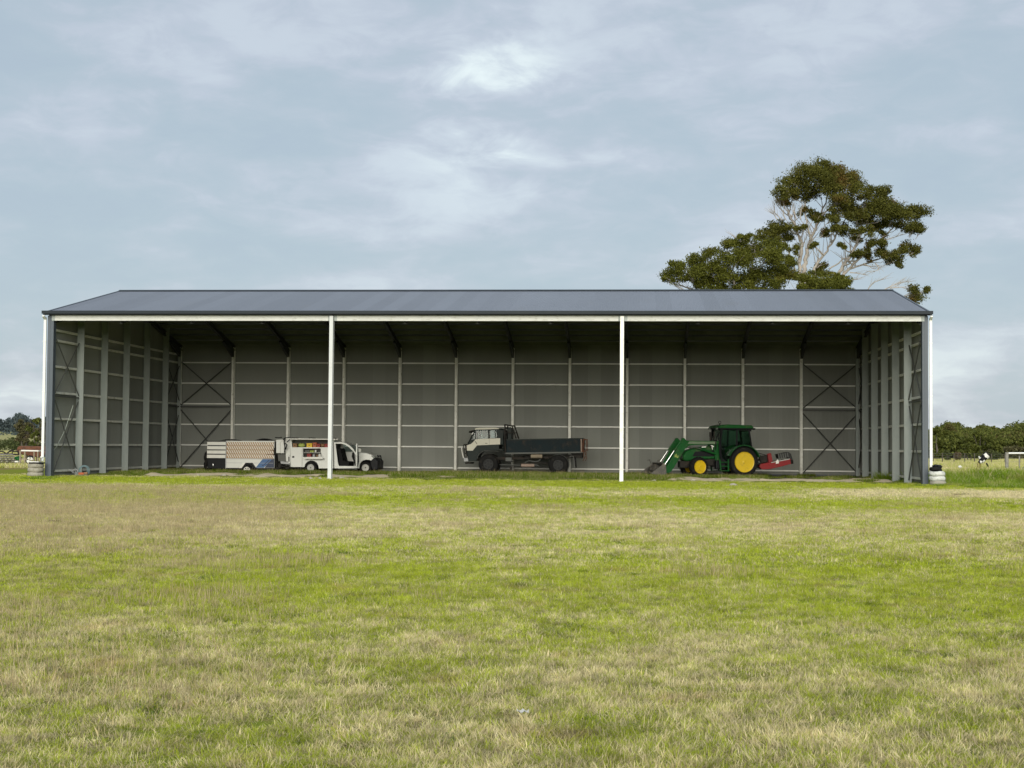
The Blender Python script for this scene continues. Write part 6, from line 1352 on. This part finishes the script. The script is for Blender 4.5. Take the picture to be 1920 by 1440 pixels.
# ------------------------------------------------------------------ grass
proto_col = bpy.data.collections.new('grass_protos')   # not linked to the scene: only instanced
def blade_patch(name, m, size, count, h_, w, lean=.5, flat=0.0, curl=.6, seg=2, hvar=.5, clumps=0, cr_=.05):
    V = np.zeros((count, 2 * seg + 1, 3)); x = rng.uniform(-size / 2, size / 2, count); y = rng.uniform(-size / 2, size / 2, count)
    az = rng.uniform(0, 2 * np.pi, count); H = h_ * rng.uniform(1 - hvar, 1 + hvar, count); ln = np.abs(rng.normal(0, lean, count)) + flat
    t1 = rng.random(count); t2 = rng.random(count)
    if clumps:
        cx, cy = rng.uniform(-size / 2, size / 2, (2, clumps)); ci = rng.integers(0, clumps, count); on = rng.random(count) < .8
        ca, chh, ct, cl_ = rng.uniform(0, 6.283, clumps), rng.uniform(.55, 1.6, clumps), rng.random(clumps), rng.uniform(.3, 1.0, clumps)
        x = np.where(on, cx[ci] + rng.normal(0, cr_, count), x); y = np.where(on, cy[ci] + rng.normal(0, cr_, count), y)
        az = np.where(on, ca[ci] + rng.normal(0, .9, count), az); H = np.where(on, H * chh[ci], H); ln = np.where(on, ln * .7 + cl_[ci] * .5, ln)
        t1 = np.where(on, t1 * .45 + ct[ci] * .55, t1); t2 = np.where(on, t2 * .6 + rng.random(clumps)[ci] * .4, t2)
    dirx, diry = np.cos(az), np.sin(az); sa = rng.uniform(0, 2 * np.pi, count); sx_, sy_ = np.cos(sa), np.sin(sa)
    for k in range(seg + 1):
        u = k / seg; th = ln * (1 + curl * u); r_ = H * u * np.sin(np.minimum(th, 1.5)); z_ = H * u * np.cos(np.minimum(th, 1.5)) + (.004 + .012 * rng.random(count) if flat > 0 else 0)
        ww = w * (1 - .25 * u) / 2
        if k < seg:
            V[:, 2 * k, 0] = x + dirx * r_ - sx_ * ww; V[:, 2 * k, 1] = y + diry * r_ - sy_ * ww; V[:, 2 * k, 2] = z_
            V[:, 2 * k + 1, 0] = x + dirx * r_ + sx_ * ww; V[:, 2 * k + 1, 1] = y + diry * r_ + sy_ * ww; V[:, 2 * k + 1, 2] = z_
        else: V[:, 2 * k, 0] = x + dirx * r_; V[:, 2 * k, 1] = y + diry * r_; V[:, 2 * k, 2] = z_
    nv = 2 * seg + 1; faces = []; tri = []
    for k in range(seg):
        b = 2 * k
        if k < seg - 1: tri += [(b, b + 1, b + 3), (b, b + 3, b + 2)]
        else: tri += [(b, b + 1, b + 2)]
    T_ = (np.array(tri)[None] + (np.arange(count) * nv)[:, None, None]).reshape(-1, 3); nt = len(T_)
    me = bpy.data.meshes.new(name); me.vertices.add(count * nv); me.vertices.foreach_set('co', V.astype(np.float32).ravel())
    me.loops.add(nt * 3); me.loops.foreach_set('vertex_index', T_.astype(np.int32).ravel()); me.polygons.add(nt)
    me.polygons.foreach_set('loop_start', np.arange(0, nt * 3, 3, dtype=np.int32)); me.polygons.foreach_set('loop_total', np.full(nt, 3, np.int32))
    for an, tv in (('tint', t1), ('tint2', t2)):
        a_ = me.attributes.new(an, 'FLOAT', 'POINT'); a_.data.foreach_set('value', np.repeat(tv, nv).astype(np.float32))
    me.update(); me.materials.append(MATS[m]); o = bpy.data.objects.new(name, me); return o
def merge(name, obs):
    """join several proto meshes (numpy-free, via bmesh) into one multi-material mesh"""
    bm = bmesh.new(); mats = []
    for o in obs:
        k = len(bm.faces); bm.from_mesh(o.data); bm.faces.ensure_lookup_table(); mats.append(o.data.materials[0])
        for f in bm.faces[k:]: f.material_index = len(mats) - 1
    me = bpy.data.meshes.new(name); bm.to_mesh(me); bm.free()
    for m in mats: me.materials.append(m)
    return bpy.data.objects.new(name, me)
def proto(coln, *lst):
    c = bpy.data.collections.new(coln)
    for o in lst: c.objects.link(o)
    return c
def scatter(name, pts, rot, scl, coll, label):
    me = bpy.data.meshes.new(name); n = len(pts); me.vertices.add(n); me.vertices.foreach_set('co', np.asarray(pts, np.float32).ravel())
    a_ = me.attributes.new('rz', 'FLOAT', 'POINT'); a_.data.foreach_set('value', np.asarray(rot, np.float32)); a_ = me.attributes.new('sc', 'FLOAT', 'POINT'); a_.data.foreach_set('value', np.asarray(scl, np.float32))
    a_ = me.attributes.new('ix', 'INT', 'POINT'); a_.data.foreach_set('value', rng.integers(0, len(coll.objects), n).astype(np.int32))
    o = bpy.data.objects.new(name, me); COL.objects.link(o); o['kind'] = 'stuff'; o['label'] = label
    g = bpy.data.node_groups.new(name, 'GeometryNodeTree'); g.interface.new_socket('Geometry', in_out='INPUT', socket_type='NodeSocketGeometry'); g.interface.new_socket('Geometry', in_out='OUTPUT', socket_type='NodeSocketGeometry')
    N = g.nodes; Lk = g.links; gi = N.new('NodeGroupInput'); go = N.new('NodeGroupOutput'); ip = N.new('GeometryNodeInstanceOnPoints'); ci = N.new('GeometryNodeCollectionInfo')
    ci.inputs['Collection'].default_value = coll; ci.inputs['Separate Children'].default_value = True; ci.inputs['Reset Children'].default_value = True
    def na(nm, dt):
        q = N.new('GeometryNodeInputNamedAttribute'); q.data_type = dt; q.inputs['Name'].default_value = nm; return q.outputs[0]
    cx = N.new('ShaderNodeCombineXYZ'); Lk.new(na('rz', 'FLOAT'), cx.inputs[2]); ip.inputs['Pick Instance'].default_value = True
    Lk.new(gi.outputs[0], ip.inputs['Points']); Lk.new(ci.outputs[0], ip.inputs['Instance']); Lk.new(na('ix', 'INT'), ip.inputs['Instance Index']); Lk.new(cx.outputs[0], ip.inputs['Rotation']); Lk.new(na('sc', 'FLOAT'), ip.inputs['Scale'])
    Lk.new(ip.outputs[0], go.inputs[0]); md = o.modifiers.new('scatter', 'NODES'); md.node_group = g; return o
def fan(y0, y1, step, pad=1.0, jit=.35, xlim=None):
    P_ = []; y = y0
    while y < y1:
        xa = ray(-10, 1000).x / ray(-10, 1000).y * y - pad; xb = ray(1930, 1000).x / ray(1930, 1000).y * y + pad
        if xlim: xa = max(xa, xlim[0]); xb = min(xb, xlim[1])
        x = xa
        while x < xb:
            X_ = x + random.uniform(-jit, jit) * step; Y_ = y + random.uniform(-jit, jit) * step; P_.append((X_, Y_, terrain(X_, Y_))); x += step
        y += step
    return P_
def go_scatter(name, P_, coll, label, s0=.85, s1=1.15, quarter=False):
    n = len(P_); return scatter(name, P_, rng.uniform(0, 6.283, n), rng.uniform(s0, s1, n), coll, label)
random.seed(2)
near = [merge('turf', [blade_patch('a', 'grass_blade', .62, 2700, .034, .0034, lean=.75, hvar=.7, seg=3, clumps=60, cr_=.028), blade_patch('b', 'grass_straw', .62, 800, .05, .0024, flat=1.0, lean=.25, clumps=40, cr_=.04), blade_patch('c', 'grass_seed', .62, 10, .075, .0018, lean=.3)]) for _ in range(6)]
go_scatter('grass', fan(6.0, 21, .45, pad=1.6), proto('near', *near), 'short mown paddock grass with dry straw in the foreground', .8, 1.25)
mid = [merge('turf', [blade_patch('a', 'grass_blade', 1.3, 2900, .042, .0075, lean=.5, hvar=.6, clumps=110, cr_=.05), blade_patch('b', 'grass_straw', 1.3, 600, .06, .006, flat=1.0, lean=.2, clumps=60, cr_=.06)]) for _ in range(5)]
go_scatter('grass', fan(20.5, 44, .95, pad=3.0), proto('mid', *mid), 'paddock grass in the middle distance', .8, 1.25)
far = [merge('turf', [blade_patch('a', 'grass_blade', 2.6, 3200, .050, .014, lean=.5, hvar=.6, clumps=160, cr_=.09), blade_patch('b', 'grass_straw', 2.6, 350, .07, .010, flat=1.0, lean=.2)]) for _ in range(4)]
go_scatter('grass', fan(43, 72.5, 1.95, pad=6.0), proto('far', *far), 'paddock grass up to the shed front')
# seeded brown grass heads to the left of the paddock and scattered elsewhere
seed = [merge('seed_heads', [blade_patch('a', 'grass_seed', 1.2, 260, .13, .004, lean=.22, hvar=.45), blade_patch('b', 'grass_straw', 1.2, 200, .09, .004, flat=.8)]) for _ in range(3)]
P_ = []
for (x, y, z) in fan(20, 56, .9, pad=.5):
    lx = x + .20 * y; w_ = smooth01((1.5 - lx) / 5.0) * (1 if y > 24 else .5)
    if random.random() < .12 + .75 * w_: P_.append((x, y, z))
for (x, y, z) in fan(10, 20, .9, pad=.2):
    if random.random() < (.35 if x + .2 * y < -.6 else .08): P_.append((x, y, z))
go_scatter('dry_grass', P_, proto('seed', *seed), 'taller brown seeded grass, thickest at the left', .6, 1.2)
# dark weeds and clover tufts
weed = []
for _ in range(3):
    weed.append(merge('weeds', [blade_patch('a', 'weed_leaf', .22, 110, .030, .009, lean=.9, flat=.2, curl=.9, hvar=.5, clumps=4, cr_=.05), blade_patch('b', 'grass_lush', .26, 110, .045, .0035, lean=.6, clumps=5, cr_=.05)]))
P_ = [p for p in fan(6.8, 26, .34, pad=.2, jit=.9) if random.random() < .11 + .25 * max(0, math.sin(p[0] * 1.7 + 2 * math.sin(p[1] * .8)) * math.sin(p[1] * 1.25 + math.sin(p[0] * 2.3)))]
go_scatter('weeds', P_, proto('weed', *weed), 'dark green clover and weed tufts in the turf', .4, 1.1)
# tiny pale flower heads
fl = blade_patch('flowers', 'grass_straw', 1.6, 26, .05, .012, lean=.2)
go_scatter('flower_heads', [p for p in fan(7, 24, 1.3, pad=.3) if random.random() < .5], proto('flo', fl), 'small pale seed tufts in the turf')
# long rank grass round the vehicles, along the shed front and on the right
rank = [merge('rank', [blade_patch('a', 'grass_rank', 1.1, 900, .17, .012, lean=.38, hvar=.5), blade_patch('c', 'grass_seed', 1.1, 30, .26, .008, lean=.2)]) for _ in range(4)]
def dense(x, y): return math.sin(x * .9 + 1.3 * math.sin(y * .6)) + math.sin(x * 2.3 + y) * .5
P_ = []; Sc = []
y = 71.2
while y < 91:
    x = -27.2
    while x < 12.4:
        X_, Y_ = x + random.uniform(-.4, .4), y + random.uniform(-.4, .4); k = 0
        if X_ < -12:  k = .9 if 82.5 < Y_ < 87 else (.35 if Y_ < 74.5 else .12)
        elif X_ < 1.5: k = .75 if Y_ < 85.8 else .25
        else: k = .85 if (82 < Y_ < 84.6 and X_ < 6.5) else (.55 if Y_ < 75.0 else .10)
        if X_ < -24 and Y_ > 73: k = .75
        if X_ > 9.5 and Y_ < 76: k = .8
        if 1.5 <= X_ < 6.8 and 75 < Y_ < 82: k = .25
        if Y_ < 81.5 and (-24.5 < X_ < -12.5 or 1.6 < X_ < 12) : k *= (.10 if Y_ > 73.6 else .6)
        if Y_ < 81.5 and (-24.5 < X_ < -12.5 or 1.6 < X_ < 12) and dense(X_ * 1.7, Y_ * 1.3) > .7: k = .8
        if random.random() < k and dense(X_, Y_) > -1.1: P_.append((X_, Y_, 0)); Sc.append(random.uniform(.45, 1.1) * (.42 if Y_ < 76 else 1.0) * (1.1 if -12 < X_ < 1.5 and Y_ < 85 else .9))
        x += .62
    y += .62
scatter('rank_grass', P_, rng.uniform(0, 6.28, len(P_)), Sc, proto('rank', *rank), 'long uncut grass on the shed floor and along its front')
lush = [merge('lush', [blade_patch('a', 'grass_lush', 1.5, 1500, .30, .018, lean=.45, hvar=.6, clumps=60, cr_=.1), blade_patch('b', 'grass_straw', 1.5, 120, .32, .012, lean=.3, clumps=14, cr_=.08)]) for _ in range(3)]
P_ = []; Sc = []
y = 66.0
while y < 98:
    x = 12.6 if y > 70 else 12.9
    while x < 36:
        X_, Y_ = x + random.uniform(-.5, .5), y + random.uniform(-.5, .5)
        d_ = 1.0 if Y_ < 88 else .4
        hh = (.35 + .55 * smooth01((Y_ - 67) / 10)) * smooth01((X_ - 12.6) / 2.0 + .25) * (1 if Y_ < 88 else .6)
        hh *= .75 + .45 * math.sin(X_ * .8 + 1.5 * math.sin(Y_ * .5)) * math.sin(Y_ * .7 + X_ * .3)
        if random.random() < d_: P_.append((X_, Y_, -.02)); Sc.append(hh * random.uniform(.7, 1.3) * (1.25 if 74 < Y_ < 86 else 1) + .1)
        x += .95
    y += .95
for (px, py) in ((1745, 912), (1775, 910), (55, 899), (75, 900), (1738, 907), (85, 897)):
    r_ = ray(px, py); t_ = -EYE / r_.z
    for k in range(3): P_.append((r_.x * t_ + random.uniform(-.5, .5), r_.y * t_ + random.uniform(-.3, .3), 0)); Sc.append(.28)
scatter('lush_grass', P_, rng.uniform(0, 6.28, len(P_)), Sc, proto('lush', *lush), 'tall bright green grass right of the shed')
# pale long grass of the outer paddocks, left and right of the shed
pale = [merge('pale', [blade_patch('a', 'grass_blade', 3.2, 1100, .24, .035, lean=.4, hvar=.5), blade_patch('b', 'grass_straw', 3.2, 160, .28, .02, lean=.3)]) for _ in range(3)]
P_ = [p for p in fan(94, 235, 3.0, pad=14) if (p[0] > .145 * p[1] - 2 or p[0] < -.36 * p[1] + 4)]
go_scatter('paddock_grass', P_, proto('pale', *pale), 'pale long grass of the outer paddocks', .5, .9)
